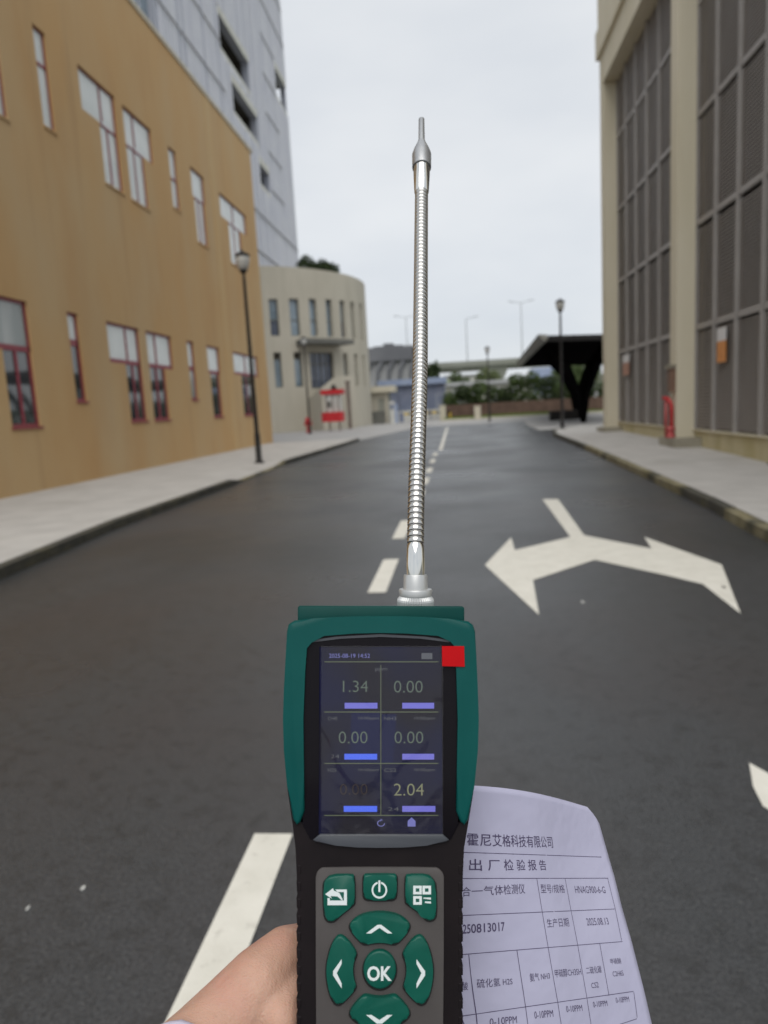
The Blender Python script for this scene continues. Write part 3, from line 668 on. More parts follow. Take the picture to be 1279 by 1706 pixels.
# one louvre panel mesh per bay width, shared
def louvre_mesh(st, hgt):
    b = MB(); z = .0; pitch = .088
    while z < hgt - pitch:
        b.box(.012, .02, 0, st, z, z + .034); b.hexa([(0.02, .0, z + .028), (.10, 0, z + .07), (.10, st, z + .07), (.02, st, z + .028), (.02, 0, z + .034), (.10, 0, z + .076), (.10, st, z + .076), (.02, st, z + .034)]); z += pitch
    me = bpy.data.meshes.new('louvre_panel'); me.from_pydata(b.v, [], b.f); me.materials.append(M['louvre']); return me
mesh_cache = {}
for (a, c) in ((20.8, 29.2), (11.8, 20.2), (2.8, 11.2)):
    n = 6; st = (c - a) / n
    for k in range(n):
        for z0, z1 in zip(rows, rows[1:]):
            key = (round(st, 3), round(z1 - z0, 2)); z1m = min(z1, 13.4)
            if key not in mesh_cache: mesh_cache[key] = louvre_mesh(st - .1, z1 - z0 - .14)
            o = bpy.data.objects.new('louvre_panel', mesh_cache[key]); col.objects.link(o); o.parent = rb
            o.matrix_local = WM[rb.name].inverted() @ Matrix.Translation(Vector((XR, a + k * st + .05, z0 + .07)))
            o['kind'] = 'stuff'
# signs on the louvres
def sign(y0, y1, z0, z1, m, label):
    s = empty('sign_plate', (XR - .07, (y0 + y1) / 2, z0), label, 'sign')
    MB().box(XR - .075, XR - .055, y0, y1, z0, z0 + (z1 - z0) * .62).obj('lower_panel', m, s)
    MB().box(XR - .075, XR - .055, y0, y1, z0 + (z1 - z0) * .62 + .002, z1).obj('upper_panel', 'white', s)
sign(17.88, 18.42, 2.25, 3.07, 'orange', 'bright orange and white plate on the louvres right of the pillar')
sign(27.3, 28.2, 2.33, 3.08, 'orange_faded', 'faded orange and white plate on the louvres near the far pillar')
# red standpipe and brown box by the pillar
sp = empty('fire_standpipe', (XP - .28, 20.75, .05), 'red fire standpipe with bent top at the foot of the near right pillar', 'standpipe')
xs_, y_s = XP - .09, 20.62
b = MB(); b.tube([(xs_, y_s - .3, .34), (xs_, y_s - .3, 1.15), (xs_ - .02, y_s - .28, 1.32), (xs_ - .07, y_s - .2, 1.42), (xs_ - .16, y_s - .05, 1.45)], .05, 12); b.obj('pipe', 'red', sp, True)
MB().lathe(xs_ - .02, y_s - .3, [(.12, .341), (.12, .38), (.09, .40), (.085, .55), (.11, .58), (.11, .62), (.05, .66)], 16).obj('valve_body', 'red_dull', sp, True)
b = MB().tube([(xs_ - .10, y_s - .12, .341), (xs_ - .10, y_s - .12, 1.38)], .035, 10); b.obj('riser', 'red_dull', sp, True)
bx = empty('brown_box', (XP - .1, 20.9, 1.5), 'narrow brown box mounted on the pillar above the red standpipe', 'box')
MB().box(XP - .14, XP - .003, 20.25, 20.55, 1.6, 2.25).obj('case', 'brownbox', bx)
MB().box(XP - .2, XP - .003, 20.22, 20.6, 2.252, 2.35).obj('lid', 'plinth', bx)

# ================================================================== STREET LAMPS
def lamp(x, y, z, h, label, loc_only=None):
    t_ = empty('street_lamp', (x, y, z), label, 'street lamp', 'black street lamps along the road')
    b = MB().lathe(x, y, [(.17, z), (.17, z + .03), (.10, z + .05), (.095, z + .9), (.075, z + .95), (.05, z + h - .75), (.04, z + h - .55)], 12); b.obj('pole', 'black', t_, True)
    for k in range(4):
        a = k * math.pi / 2 + .78; MB().lathe(x + .13 * math.cos(a), y + .13 * math.sin(a), [(.014, z + .03), (.014, z + .06)], 6).obj('bolt', 'black', t_)
    MB().lathe(x, y, [(.05, z + h - .58), (.10, z + h - .52), (.13, z + h - .46)], 14).obj('lamp_collar', 'black', t_, True)
    MB().lathe(x, y, [(.12, z + h - .459), (.17, z + h - .36), (.205, z + h - .22), (.21, z + h - .1), (.19, z + h - .06)], 18).obj('lamp_bowl', 'lampglass', t_, True)
    MB().lathe(x, y, [(.23, z + h - .059), (.235, z + h - .03), (.17, z + h + .03), (.06, z + h + .07), (.03, z + h + .14)], 18).obj('lamp_cap', 'black', t_, True)
    return t_
l1 = lamp(-6.26, 21.8, .11, 6.4, 'tall black street lamp on the left pavement against the ochre building')
for (x, y, z, s, lb) in ((5.26, 35.3, .133, .95, 'black street lamp at the rounded pavement corner before the black canopy'),
                      (3.0, 61.2, 0, .97, 'distant black street lamp at the road end before the grass strip'),
                      (-10.83, 52.0, .03, 1.1, 'thin street lamp in front of the cream building entrance beside the hydrant')):
    c = copy_tree(l1); c.location = (x, y, z); c.scale = (1, 1, s); c['label'] = lb

# ================================================================== FIRE HYDRANT, KIOSK, GUARD HOUSE
hx, hy = -11.6, 55.2
hd = empty('fire_hydrant', (hx, hy, .03), 'stout red fire hydrant standing before the cream building', 'fire hydrant')
MB().lathe(hx, hy, [(.24, .03), (.24, .12), (.15, .14), (.15, .62), (.22, .66), (.22, .74), (.24, .76), (.27, .95), (.22, 1.12), (.1, 1.22), (.06, 1.28)], 16).obj('barrel', 'red', hd, True)
for s_ in (-1, 1):
    MB().tube([(hx + .1 * s_, hy - .05, .72), (hx + .33 * s_, hy - .05, .72)], .08, 10).obj('outlet', 'red', hd)
MB().tube([(hx, hy - .1, .5), (hx, hy - .3, .5)], .09, 10).obj('outlet', 'red', hd)
kx, ky = -9.6, 56.0
ki = empty('kiosk', (kx, ky, .03), 'small kiosk with red flat roof and red counter in front of the cream wall', 'kiosk')
MB().box(kx - .9, kx + .9, ky - .6, ky + .6, 2.95, 3.32).obj('roof', 'red', ki)
MB().slab([(kx - .9, ky - .65), (kx - .55, ky - .8), (kx + .6, ky - .8), (kx + .78, ky - .6), (kx + .78, ky + .5), (kx - .9, ky + .5)], .80, 1.55).obj('counter', 'red', ki)
MB().box(kx - .6, kx + .6, ky - .45, ky + .45, 1.552, 2.948).obj('cabin', 'offwhite', ki)
for s_ in (-.5, .02, .42): MB().box(kx + s_ - .02, kx + s_ + .08, ky - .5, ky - .46, 1.56, 2.94).obj('post', 'brownpost', ki)
MB().box(kx - .45, kx - .1, ky - .462, ky - .45, 1.9, 2.4).obj('notice', 'darkwall', ki)
for s_ in (-.4, .4): MB().box(kx + s_ - .05, kx + s_ + .05, ky - .1, ky + .1, .0, .798).obj('leg', 'brownpost', ki)
MB().lathe(kx + .1, ky, [(.3, 3.322), (.3, 3.42), (.16, 3.44), (.16, 3.56), (.26, 3.6), (.1, 3.7)], 12).obj('roof_vent', 'black', ki)
px_, py_ = -9.1, 61.0
po = empty('gate_post', (px_, py_, 0), 'tall brown square post between kiosk and guard house', 'post')
MB().box(px_ - .16, px_ + .16, py_ - .16, py_ + .16, -.01, 4.0).obj('shaft', 'brownpost', po)
MB().box(px_ - .22, px_ + .22, py_ - .22, py_ + .22, 4.002, 4.15).obj('cap', 'brownpost', po)
# guard house
gh = empty('guard_house', (-8.8, 78, 0), 'low cream guard house with overhanging flat roof and dark window', 'building')
gx0, gx1, gy = -11.1, -7.1, 76.6
b = wall_holes([(-10.65, -9.15, 1.75, 2.95), (-8.2, -7.5, .1, 2.7)], gx0, gx1, -.05, 3.35, lambda y, z, d: (y, gy + d, z), .2); b.obj('wall', 'cream', gh)
MB().box(gx0 + .01, gx1 - .01, gy + .25, gy + 3.4, -.05, 3.3).obj('rear_wall', 'greygreen', gh)
MB().box(gx0 - .3, gx1 + .75, gy - .6, gy + 3.6, 3.352, 4.0).obj('roof', 'coping', gh)
wq = MB().box(-10.65, -10.58, gy + .08, gy + .14, 1.75, 2.95).box(-9.22, -9.15, gy + .08, gy + .14, 1.75, 2.95).box(-9.95, -9.88, gy + .08, gy + .14, 1.75, 2.95).obj('window', 'darkwall', gh)
MB().poly([(-10.6, gy + .12, 1.75), (-9.2, gy + .12, 1.75), (-9.2, gy + .12, 2.95), (-10.6, gy + .12, 2.95)]).obj('pane', 'glass_dark', wq)
MB().poly([(-8.2, gy + .15, .1), (-7.5, gy + .15, .1), (-7.5, gy + .15, 2.7), (-8.2, gy + .15, 2.7)]).obj('door', 'greygreen', gh)
pn = tag(MB().box(-10.0, -7.4, 74.6, 75.3, -.01, 1.35).obj('planter_wall', 'darkwall', None, loc=(-8.7, 75, 0)), 'low dark grey wall in front of the guard house', 'wall')
sb = empty('stone_ball', (-10.3, 73.6, 0), 'white round topped stone bollard left of the low dark wall', 'bollard')
MB().lathe(-10.3, 73.6, [(.34, -.01), (.34, .25), (.2, .3), (.2, .34)], 16).obj('foot', 'white', sb)
MB().lathe(-10.3, 73.6, [(.48 * math.sin(t), .78 - .48 * math.cos(t)) for t in [.3 + k * .28 for k in range(11)]], 18).obj('ball', 'white', sb, True)
# blue shed behind barrier
bs = empty('blue_shed', (-4.6, 84, 0), 'slate blue shed with light blue fascia behind the barrier gate', 'shed')
MB().box(-8.3, -1.0, 85, 91, -.05, 4.2).obj('wall', 'blue_panel', bs)
MB().box(-9.0, -.8, 84.3, 91.5, 4.202, 4.9).obj('roof', 'blue_roof', bs)
MB().box(-6.9, -1.0, 84.8, 84.998, -.05, 1.2).obj('base_panel', 'offwhite', bs)
for x in (-8.2, -6.4, -4.6, -2.8, -1.1): MB().box(x - .06, x + .06, 84.6, 84.72, -.05, 4.2).obj('post', 'blue_panel', bs)
wc = empty('gate_machine', (-6.5, 74.5, 0), 'white and blue gate machine cabinet at the head of the barrier arm', 'machine')
MB().box(-6.75, -6.25, 74.2, 74.8, -.01, 2.3).obj('cabinet', 'offwhite', wc)
MB().box(-6.2499, -5.95, 74.3, 74.7, -.01, 2.0).obj('side_panel', 'blue_roof', wc)
MB().box(-6.7, -6.3, 74.15, 74.198, 1.5, 2.0).obj('display', 'blue_panel', wc)
ba = empty('barrier_gate', (-5.6, 76, 0), 'yellow and black striped barrier arm across the side gate', 'barrier')
MB().box(-5.9, -5.45, 75.8, 76.2, -.01, 1.0).obj('housing', 'blue_panel', ba)
for k in range(10): MB().box(-5.4 + k * .5, -5.4 + k * .5 + .498, 75.9, 75.98, .78, .98).obj('stripe', 'yellow' if k % 2 == 0 else 'black', ba)
MB().box(-.5, -.35, 75.85, 76.05, -.01, .78).obj('rest_post', 'yellow', ba)

# ================================================================== FAR SETTING
st_ = empty('stadium', (-16, 137, 0), 'large dark grey roofed stadium with pale curved openings far behind the blue shed', 'building')
MB().box(-32, -6.9, 128, 146, -.4, 12.6).obj('wall', 'stadium_pale', st_)
b = MB(); rr = random.Random(3); xs2 = [-33 + i * 1.74 for i in range(16)]
for i, (a, c) in enumerate(zip(xs2, xs2[1:])):
    h = 12.7 + .35 * math.sin(i * 1.7); b.box(a, c, 127 + .01 * i, 146.5, 10.0, h)
b.obj('roof', 'stadium', st_)
for k in range(13):
    x = -31 + 2.0 * k
    MB().tube([(x + .6, 127.7, 10.2), (x - .35, 127.4, 8.4), (x - .5, 127.4, 6.6), (x - .9, 127.7, 5.2)], [.5, .4, .33, .2], 6).obj('rib', 'stadium', st_)
ov = empty('viaduct', (5, 150, 0), 'long pale concrete elevated road crossing behind the trees', 'viaduct')
MB().box(-30, 60, 150, 160, 8.7, 9.7).box(-30, 60, 149.6, 149.9, 9.3, 10.4).obj('deck', 'viaduct', ov)
for x in (-16, 9.2, 36):
    MB().hexa([(x - 1.1, 151, -.4), (x + 1.1, 151, -.4), (x + 1.1, 158, -.4), (x - 1.1, 158, -.4), (x - 1.1, 151, 5.5), (x + 1.1, 151, 5.5), (x + 1.1, 158, 5.5), (x - 1.1, 158, 5.5)]).obj('pier', 'viaduct', ov)
    MB().hexa([(x - 1.1, 150.5, 5.502), (x + 1.1, 150.5, 5.502), (x + 1.1, 159, 5.502), (x - 1.1, 159, 5.502), (x - 2.4, 150.2, 8.698), (x + 2.4, 150.2, 8.698), (x + 2.4, 159.5, 8.698), (x - 2.4, 159.5, 8.698)]).obj('pier_cap', 'viaduct', ov)
def fpole(x, y, z0, z1, arm, label):
    t_ = empty('light_pole', (x, y, z0), label, 'light pole', 'thin light poles on the viaduct')
    MB().tube([(x, y, z0), (x, y, z1)], [.13, .08], 8).obj('pole', 'pole_far', t_)
    for s_ in arm: MB().tube([(x, y, z1 - .05), (x + s_ * 2.2, y, z1 + .35)], .06, 6).obj('arm', 'pole_far', t_); MB().box(x + s_ * 2.2 - .1 - .35, x + s_ * 2.2 + .45, y - .15, y + .15, z1 + .3, z1 + .42).obj('lamp_head', 'pole_far', t_)
fpole(3.2, 151, 9.7, 19.1, (1,), 'shorter thin light pole on the viaduct nearest the gooseneck')
fpole(14.6, 151, 9.7, 21.6, (-1, 1), 'taller thin twin armed light pole on the viaduct left of the black canopy')
fpole(-9.3, 151, 9.7, 20.3, (-1, 1), 'thin light pole rising above the dark stadium roof')
# hill, white building, warehouse
b = MB(); hp = [(-6, 5.5), (-2, 6.5), (4, 5.0), (10, 2.5), (22, 3), (60, 4)]
for (a, h1), (c, h2) in zip(hp, hp[1:]): b.poly([(a, 118, -.4), (c, 118, -.4), (c, 135, h2), (a, 135, h1)]); b.poly([(a, 135, h1), (c, 135, h2), (c, 148, -.4), (a, 148, -.4)])
tag(b.obj('hill', 'leaf_pale'), kind='structure')
whb = empty('white_building', (2, 180, 0), 'white low building seen under the viaduct deck', 'building')
MB().box(-2, 7, 175, 190, -.4, 8.3).obj('wall', 'offwhite', whb); MB().box(-2.4, 7.4, 174.6, 190.4, 8.302, 8.7).obj('roof', 'stadium_pale', whb)
wh = empty('warehouse', (6, 112, 0), 'long low pale warehouse with translucent bays behind the brick wall', 'building')
MB().box(-7, 36, 111, 116, -.4, 4.4).obj('wall', 'greygreen', wh); MB().box(-7.4, 36.4, 110.7, 116.4, 4.402, 5.0).obj('roof', 'stadium_pale', wh)
for k in range(14): MB().box(-6.2 + k * 3, -4.9 + k * 3, 110.9, 110.998, 1.2, 3.9).obj('bay_panel', 'stadium_pale', wh)
aw = empty('blue_awning', (13, 100, 0), 'pale blue sheet roofed shelter seen beneath the black canopy', 'shelter')
MB().box(10.9, 15.6, 99, 104, 4.6, 5.9).obj('roof', 'blue_roof', aw)
for x in (11.1, 13.2, 15.4): MB().box(x - .1, x + .1, 99.5, 99.7, -.4, 4.598).obj('post', 'blue_panel', aw)
MB().box(11.2, 15.3, 101, 101.2, 2.2, 4.4).obj('side_panel', 'blue_panel', aw)
# brick wall, grass
bw = tag(MB().box(-.9, 22, 80, 80.35, -.05, 1.55).obj('brick_wall', 'brick', None, loc=(5, 80, 0)), 'long low red brown wall behind the grass strip at the road end', 'wall')
g = MB().box(-1.2, 24, 72, 79.9, -.05, .12); tag(g.obj('grass_bank', 'grass'), kind='structure')
r = random.Random(4); b = MB()
for _ in range(6000):
    x, y = r.uniform(-1.2, 15), r.uniform(72, 79.8); a = r.uniform(0, 3.14); h = r.uniform(.08, .22); dx, dy = .03 * math.cos(a), .03 * math.sin(a)
    b.add([(x - dx, y - dy, .11), (x + dx, y + dy, .11), (x + r.uniform(-.05, .05), y, .12 + h)], [(0, 1, 2)])
tag(b.obj('grass', 'grass'), 'bright green grass growing on the strip at the road end', 'grass', kind='stuff')
tag(MB().box(-1.4, 24, 71.7, 71.98, -.05, .15).obj('strip_kerb', 'coping', None), 'pale kerb edging the grass strip at the road end', 'kerb')
for k, (x, y, h, lb) in enumerate(((-1.2, 74, 1.5, 'pale square gate pier at the left end of the grass strip'), (2.3, 71, 1.25, 'short pale post in front of the grass left of the distant lamp'))):
    p = empty('bollard', (x, y, 0), lb, 'post'); MB().box(x - .3, x + .3, y - .3, y + .3, -.01, h).obj('shaft', 'coping', p); MB().box(x - .34, x + .34, y - .34, y + .34, h + .002, h + .1).obj('cap', 'coping', p)
# mesh fence behind the wall
fe = empty('mesh_fence', (8, 83, 0), 'thin green grey mesh fence standing behind the low red brown wall', 'fence')
for k in range(12): MB().box(-2 + k * 2.2 - .04, -2 + k * 2.2 + .04, 82.96, 83.04, -.4, 3.0).obj('post', 'pole_far', fe)
for z in (.4, 1.7, 2.9): MB().box(-1.9, 22, 82.98, 83.02, z, z + .06).obj('rail', 'pole_far', fe)
# bushes behind the wall, counted individually
for k in range(13):
    x = -.2 + k * 1.55; h = 2.1 + .8 * abs(math.sin(k * 2.3)) + (.7 if 4 < k < 8 else 0)
    bl = [(x + r.uniform(-.4, .4), 81.9 + r.uniform(-.4, .4), h * q, 1.0, .8, .7) for q in (.35, .65, .95, 1.15)]
    p = empty('bush', (x, 81.9, -.4), ['mid green', 'dark green', 'mid green'][k % 3] + ' bush behind the red brown wall, ' +
              ['leftmost of the row', 'second from the left', 'third from the left', 'fourth from the left', 'just left of the distant lamp', 'behind the distant lamp', 'just right of the distant lamp',
               'midway to the canopy', 'left of the canopy tip', 'below the canopy tip', 'left of the corner lamp', 'right of the corner lamp', 'rightmost of the row'][k], 'bush', 'bushes behind the brick wall')
    MB().tube([(x, 81.9, -.4), (x, 81.9, h)], [.06, .02], 5).obj('stem', 'bark', p)
    leaf_mass('foliage', bl, 1500, .14, ['leaf', 'leaf_dark', 'leaf'][k % 3], p, 40 + k)
tr_spec = [(-3.6, 118, 0, 9.6, 2.0, 'leaf_dark', 'dark rounded tree under the left end of the viaduct beside the gooseneck'),
           (1.0, 122, 0, 7.2, 2.4, 'leaf', 'mid green tree under the viaduct right of the dark one'),
           (6.2, 112 + 8, 0, 8.4, 2.6, 'leaf_pale', 'yellowish tree behind the distant lamp under the viaduct'),
           (9.5, 108 + 12, 0, 6.0, 2.4, 'leaf', 'low tree in front of the viaduct pier'),
           (18, 104, 0, 8.0, 3.4, 'leaf_pale', 'pale green tree seen beneath the black canopy'),
           (14.0, 88, 0, 5.5, 2.4, 'leaf', 'green tree behind the corner lamp and canopy column'),
           (-6.6, 110, 0, 5.9, 2.0, 'leaf_pale', 'pale green tree just above the blue shed roof')]
for k, q in enumerate(tr_spec): tree(*q[:6], q[6], 100 + k, 'trees near the viaduct')
# far wood along the horizon, one mass
bl = []
for k in range(46):
    x = -230 + k * 11; bl.append((x, 330 + r.uniform(-10, 10), r.uniform(4, 7), 9, 6, r.uniform(5, 8)))
o = leaf_mass('far_wood', bl, 9000, 1.0, 'leaf', None, 9); tag(o, 'far belt of green woodland along the horizon', 'woodland', kind='stuff')

# ================================================================== BLACK CANOPY
cn = empty('black_canopy', (8, 45, 0), 'black entrance canopy on splayed tree like columns past the louvred building', 'canopy')
A = [(5.17, 39.3, 4.78), (11.5, 43.0, 4.85), (14.5, 76.5, 4.85), (6.45, 68.9, 4.82)]
def plate(zo, th):
    lo = [(x, y, z + zo) for x, y, z in A]; hi = [(x, y, z + zo + th) for x, y, z in A]; return lo + hi
MB().hexa(plate(0, .14)).obj('roof', 'black_soffit', cn)
(ax, ay, az), (dx_, dy_, dz_) = A[0], A[3]
MB().hexa([(ax - .22, ay, az - .04), (ax - .02, ay, az - .04), (dx_ - .02, dy_, dz_ - .04), (dx_ - .22, dy_, dz_ - .04),
           (ax - .5, ay, az + .3), (ax - .02, ay, az + .26), (dx_ - .02, dy_, dz_ + .3), (dx_ - .5, dy_, dz_ + .3)]).obj('fascia', 'grey_edge', cn)
MB().hexa([(ax, ay - .12, az - .1), (A[1][0], A[1][1] - .12, A[1][2] - .1), (A[1][0], A[1][1], A[1][2] - .1), (ax, ay, az - .1), (ax, ay - .12, az + .2), (A[1][0], A[1][1] - .12, A[1][2] + .2), (A[1][0], A[1][1], A[1][2] + .2), (ax, ay, az + .2)]).obj('front_beam', 'black', cn)
for k, (x, y) in enumerate(((8.0, 45.0), (9.2, 53.0), (10.4, 62.0))):
    for (ox, oy) in ((-2.3, -1.5), (-1.2, 3.2), (1.6, -1.5), (1.9, 3.0)):
        MB().tube([(x, y, -.05), (x + ox * .16, y + oy * .16, 1.9), (x + ox * .5, y + oy * .5, 3.5), (x + ox, y + oy, 4.75)], [.16, .17, .2, .34], 8).obj('branch_column', 'black_soffit', cn, True)
pb = tag(MB().box(7.0, 9.0, 52.6, 53.6, .02, .72).obj('bench', 'black', None, loc=(8, 53, 0)), 'low black planter box on the forecourt beneath the canopy', 'planter')

# ================================================================== FOREGROUND
def CP(u, v, d): return CAMP + CAMR @ Vector(((u - CX) / F * d, -(v - CY) / F * d, -d))
TILT = R_(-7.4)
XA = CAMR @ Vector((1, 0, 0)); YA = CAMR @ Vector((0, math.cos(TILT), math.sin(TILT))); NA = CAMR @ Vector((0, -math.sin(TILT), math.cos(TILT)))
DROT = Matrix((XA, YA, NA)).transposed()
O0 = CP(634, 1200, 0.34)
def DL(u, v, h=0.0):
    """photo direction -> point on the detector's plane lifted h metres off its front face"""
    d = (CAMR @ Vector(((u - CX) / F, -(v - CY) / F, -1)))
    t = (O0 + NA * h - CAMP).dot(NA) / d.dot(NA); return CAMP + d * t
gd = empty('gas_detector', O0, 'handheld green and black gas detector with gooseneck probe, held up in front of the road', 'gas detector', rot=DROT)
def toL(u, v, h=0):
    p = DL(u, v, h) - O0; return (p.dot(XA), p.dot(YA))
def fromL(x, y, h): return O0 + XA * x + YA * y + NA * h
def dprism(name, outline_px, h0, h1, m, parent, bev=0.0, seg=3, smooth=True):
    pts = [toL(u, v, h1) for u, v in outline_px]
    ar = sum(pts[i][0] * pts[(i + 1) % len(pts)][1] - pts[(i + 1) % len(pts)][0] * pts[i][1] for i in range(len(pts)))
    if ar < 0: pts = pts[::-1]
    bm = bmesh.new(); vt = [bm.verts.new((x, y, h1)) for x, y in pts]; vb = [bm.verts.new((x, y, h0)) for x, y in pts]
    top = bm.faces.new(vt); bm.faces.new(vb[::-1]); n = len(pts)
    for i in range(n): bm.faces.new((vb[i], vb[(i + 1) % n], vt[(i + 1) % n], vt[i]))
    if bev: bmesh.ops.bevel(bm, geom=list(top.edges), offset=bev, segments=seg, profile=.5, affect='EDGES', clamp_overlap=True)
    bm.normal_update()
    bm.verts.index_update()
    v = [fromL(*q.co) for q in bm.verts]; f = [[q.index for q in p.verts] for p in bm.faces]
    bm.free(); o = obj(name, v, f, m, parent)
    if smooth and bev:
        o.data.polygons.foreach_set('use_smooth', [True] * len(o.data.polygons))
        o.data.set_sharp_from_angle(angle=R_(42))
    return o
def dflat(name, polys, h, m, parent, th=.0003):
    b = MB()
    for pl in polys:
        n = len(pl); a = [DL(u, v, h) for u, v in pl]; c = [p - NA * th for p in a]
        b.add(a + c, [tuple(range(n))] + [(i, (i + 1) % n, n + (i + 1) % n, n + i) for i in range(n)])
    return b.obj(name, m, parent)
def dtext(name, s, u0, u1, v0, v1, h, m, parent, bold=0.0):
    v, f, (a, c), y0, y1 = text_mesh(s, bold)
    vv = [DL(u0 + (x - a) / (c - a) * (u1 - u0), v1 + (y - y0) / (y1 - y0) * (v0 - v1), h) for x, y in v]
    return obj(name, vv, f, m, parent)
leftS = [(497, 1960), (497, 1700), (496, 1560), (495, 1480), (492, 1412), (487, 1372), (478, 1310), (472.5, 1250), (471, 1200), (472.5, 1150), (475.5, 1095), (477, 1052), (480, 1040), (489, 1034)]
topS = [(520, 1030.5), (560, 1028), (600, 1026.8), (634, 1026.5), (668, 1026.8), (708, 1028), (748, 1031), (780, 1035)]
rightS = [(788, 1041), (792, 1052), (793.5, 1095), (796, 1150), (797.5, 1200), (796, 1250), (790, 1310), (780, 1372), (773, 1412), (770, 1480), (769, 1560), (768, 1700), (768, 1960)]
dprism('body', leftS + topS + rightS + [(740, 1990), (525, 1990)], -.034, -.0012, 'rubber', gd, .003, 3)
# green shell: outer silhouette down to wing tips then the inner edge back
ins = [(500, 1370), (506.5, 1352), (506, 1290), (505, 1200), (508, 1120), (511, 1080), (514, 1066), (540, 1059.5), (590, 1055.5), (634, 1054.5), (678, 1055.5), (730, 1059.5), (755, 1064), (758, 1078), (760, 1120), (762.5, 1200), (761, 1290), (760, 1352), (767, 1370)]
outl = [(494, 1376), (487.2, 1366)] + [p for p in leftS if p[1] < 1360] + topS + [p for p in rightS if p[1] < 1360] + [(780.8, 1366), (774, 1376)]
dprism('shell', outl + ins[::-1], -.020, .0016, 'teal', gd, .0022, 4)
dprism('top_block', [(495.5, 1050), (495.5, 1012), (498, 1009), (770, 1010), (773.5, 1013), (773.5, 1050)], -.026, -.006, 'teal_block', gd, .0008, 2)
# inner bezel
dprism('bezel', ins + [(752, 1400), (634, 1413), (516, 1400)], -.01, -.0004, 'bezel', gd, .0012, 2)
dflat('bezel_lip', [[(516, 1067), (560, 1060.5), (634, 1056.5), (708, 1060.5), (752, 1067), (748, 1070), (700, 1064), (634, 1061), (568, 1064), (520, 1070)]], .0002, 'chin', gd)
scr = dprism('screen', [(532, 1078), (736, 1078), (737.5, 1393), (530.5, 1393)], -.004, .0002, 'lcd', gd, .0003, 1)
dflat('cell', [[(585, 1187.5), (632.5, 1187.5), (632.5, 1271), (583, 1271)]], .0003, 'lcd_navy', scr)
dflat('cell', [[(635.5, 1190), (660, 1190), (655, 1271), (635.5, 1271)]], .0003, 'lcd_navy', scr)
dprism('bezel_chin', [(521, 1400), (533, 1390), (737, 1390), (748, 1400), (742, 1403), (710, 1409), (672, 1412), (634, 1412.5), (596, 1412), (560, 1409), (527, 1403)], -.004, .0010, 'chin', gd, .0005, 2)
HS = .0005
gl_ = []
for (a, b_, c, d) in ((633.6, 634.8, 1108, 1359), ): gl_.append([(a, c), (b_, c), (b_, d), (a, d)])
gl_ += [[(540, y), (730, y), (730, y + 1.3), (540, y + 1.3)] for y in (1102, 1185.6, 1271.3, 1358)]
dflat('grid_line', gl_, HS, 'line_green', scr)
for (s, u0, u1, v0, v1, mm) in (('1.34', 571, 613, 1134, 1153, 'digit'), ('0.00', 656, 704, 1134, 1154, 'digit'), ('0.00', 564, 612, 1218.5, 1238.5, 'digit'),
                                ('0.00', 657, 705, 1218.5, 1238.5, 'digit'), ('2.04', 656, 706, 1305.5, 1325.5, 'digit_yellow'), ('0.00', 566, 612, 1306, 1324, 'digit_red')):
    dtext('reading', s, u0, u1, v0, v1, HS, mm, scr, -.008)
for (a, b_, c, mm) in ((574, 628.5, 1171, 'bar_lilac'), (670, 723, 1171, 'bar_lilac'), (573.5, 628, 1256, 'bar_blue'), (670, 723, 1256, 'bar_lilac'), (572.5, 628, 1343, 'bar_blue'), (670, 725, 1343, 'bar_lilac')):
    dflat('value_bar', [[(a, c), (b_, c), (b_, c + 9.5), (a, c + 9.5)]], HS, mm, scr)
dtext('status_text', '2025-08-19 14:52', 548, 616, 1089, 1096, HS, 'blue_print', scr)
dflat('battery_icon', [[(702, 1088), (720, 1088), (720, 1098), (702, 1098)]], HS, 'dim', scr)
for (s, u0, u1, v) in (('ppm', 625, 645, 1113), ('10.00ppm', 597, 631, 1194), ('10.00ppm', 690, 724, 1194), ('10.00ppm', 597, 631, 1280), ('10.00ppm', 690, 724, 1280), ('CH4S', 546, 562, 1194), ('H2S', 546, 560, 1280), ('24', 551, 565, 1257), ('NH3', 640, 660, 1194), ('CS2', 640, 660, 1280), ('24', 646, 664, 1345)):
    dtext('small_print', s, u0, u1, v, v + 6, HS, 'dim', scr)
dtext('menu_icon', '↻', 628, 641, 1364, 1377, HS, 'blue_print', scr)
dflat('menu_icon', [[(679, 1368), (685.5, 1362), (692, 1368), (692, 1377), (679, 1377)]], HS, 'blue_print', scr)
# clear protective film, wrinkled, with red pull tab
b = MB(); nu, nv = 60, 90; r = random.Random(5)
from mathutils import noise as mn
for j in range(nv + 1):
    for i in range(nu + 1):
        u = 535 + 203 * i / nu; v = 1076 + 316 * j / nv
        q = Vector((u * .016, v * .012, 1.7)); hh = abs(mn.noise(q)) ; h2 = abs(mn.noise(q * 2.3 + Vector((4, 2, 1))))
        edge = min(1, min(i, nu - i) / 3)
        b.v.append(tuple(DL(u, v, .0010 + .00045 * max(0, 1 - hh * 4.5) ** 2 + .00010 * max(0, 1 - 5 * h2) ** 2 + .0003 * (1 - edge))))
for j in range(nv):
    for i in range(nu): a = j * (nu + 1) + i; b.f.append((a, a + 1, a + nu + 2, a + nu + 1))
fo = b.obj('protective_film', 'film', gd, True)
dprism('pull_tab', [(736, 1076.5), (773, 1076.5), (774, 1111), (736.5, 1110)], .0020, .0024, 'tab', fo, .0001, 1)
# grips on the sides
for v in range(1440, 1960, 28):
    dprism('grip_rib', [(493.3, v), (503, v), (503, v + 19), (494, v + 18)], -.03, -.0009, 'rubber', gd, .0008, 1)
    dprism('grip_rib', [(762, v), (771.3, v + 1), (771.3, v + 18), (762, v + 19)], -.03, -.0009, 'rubber', gd, .0008, 1)
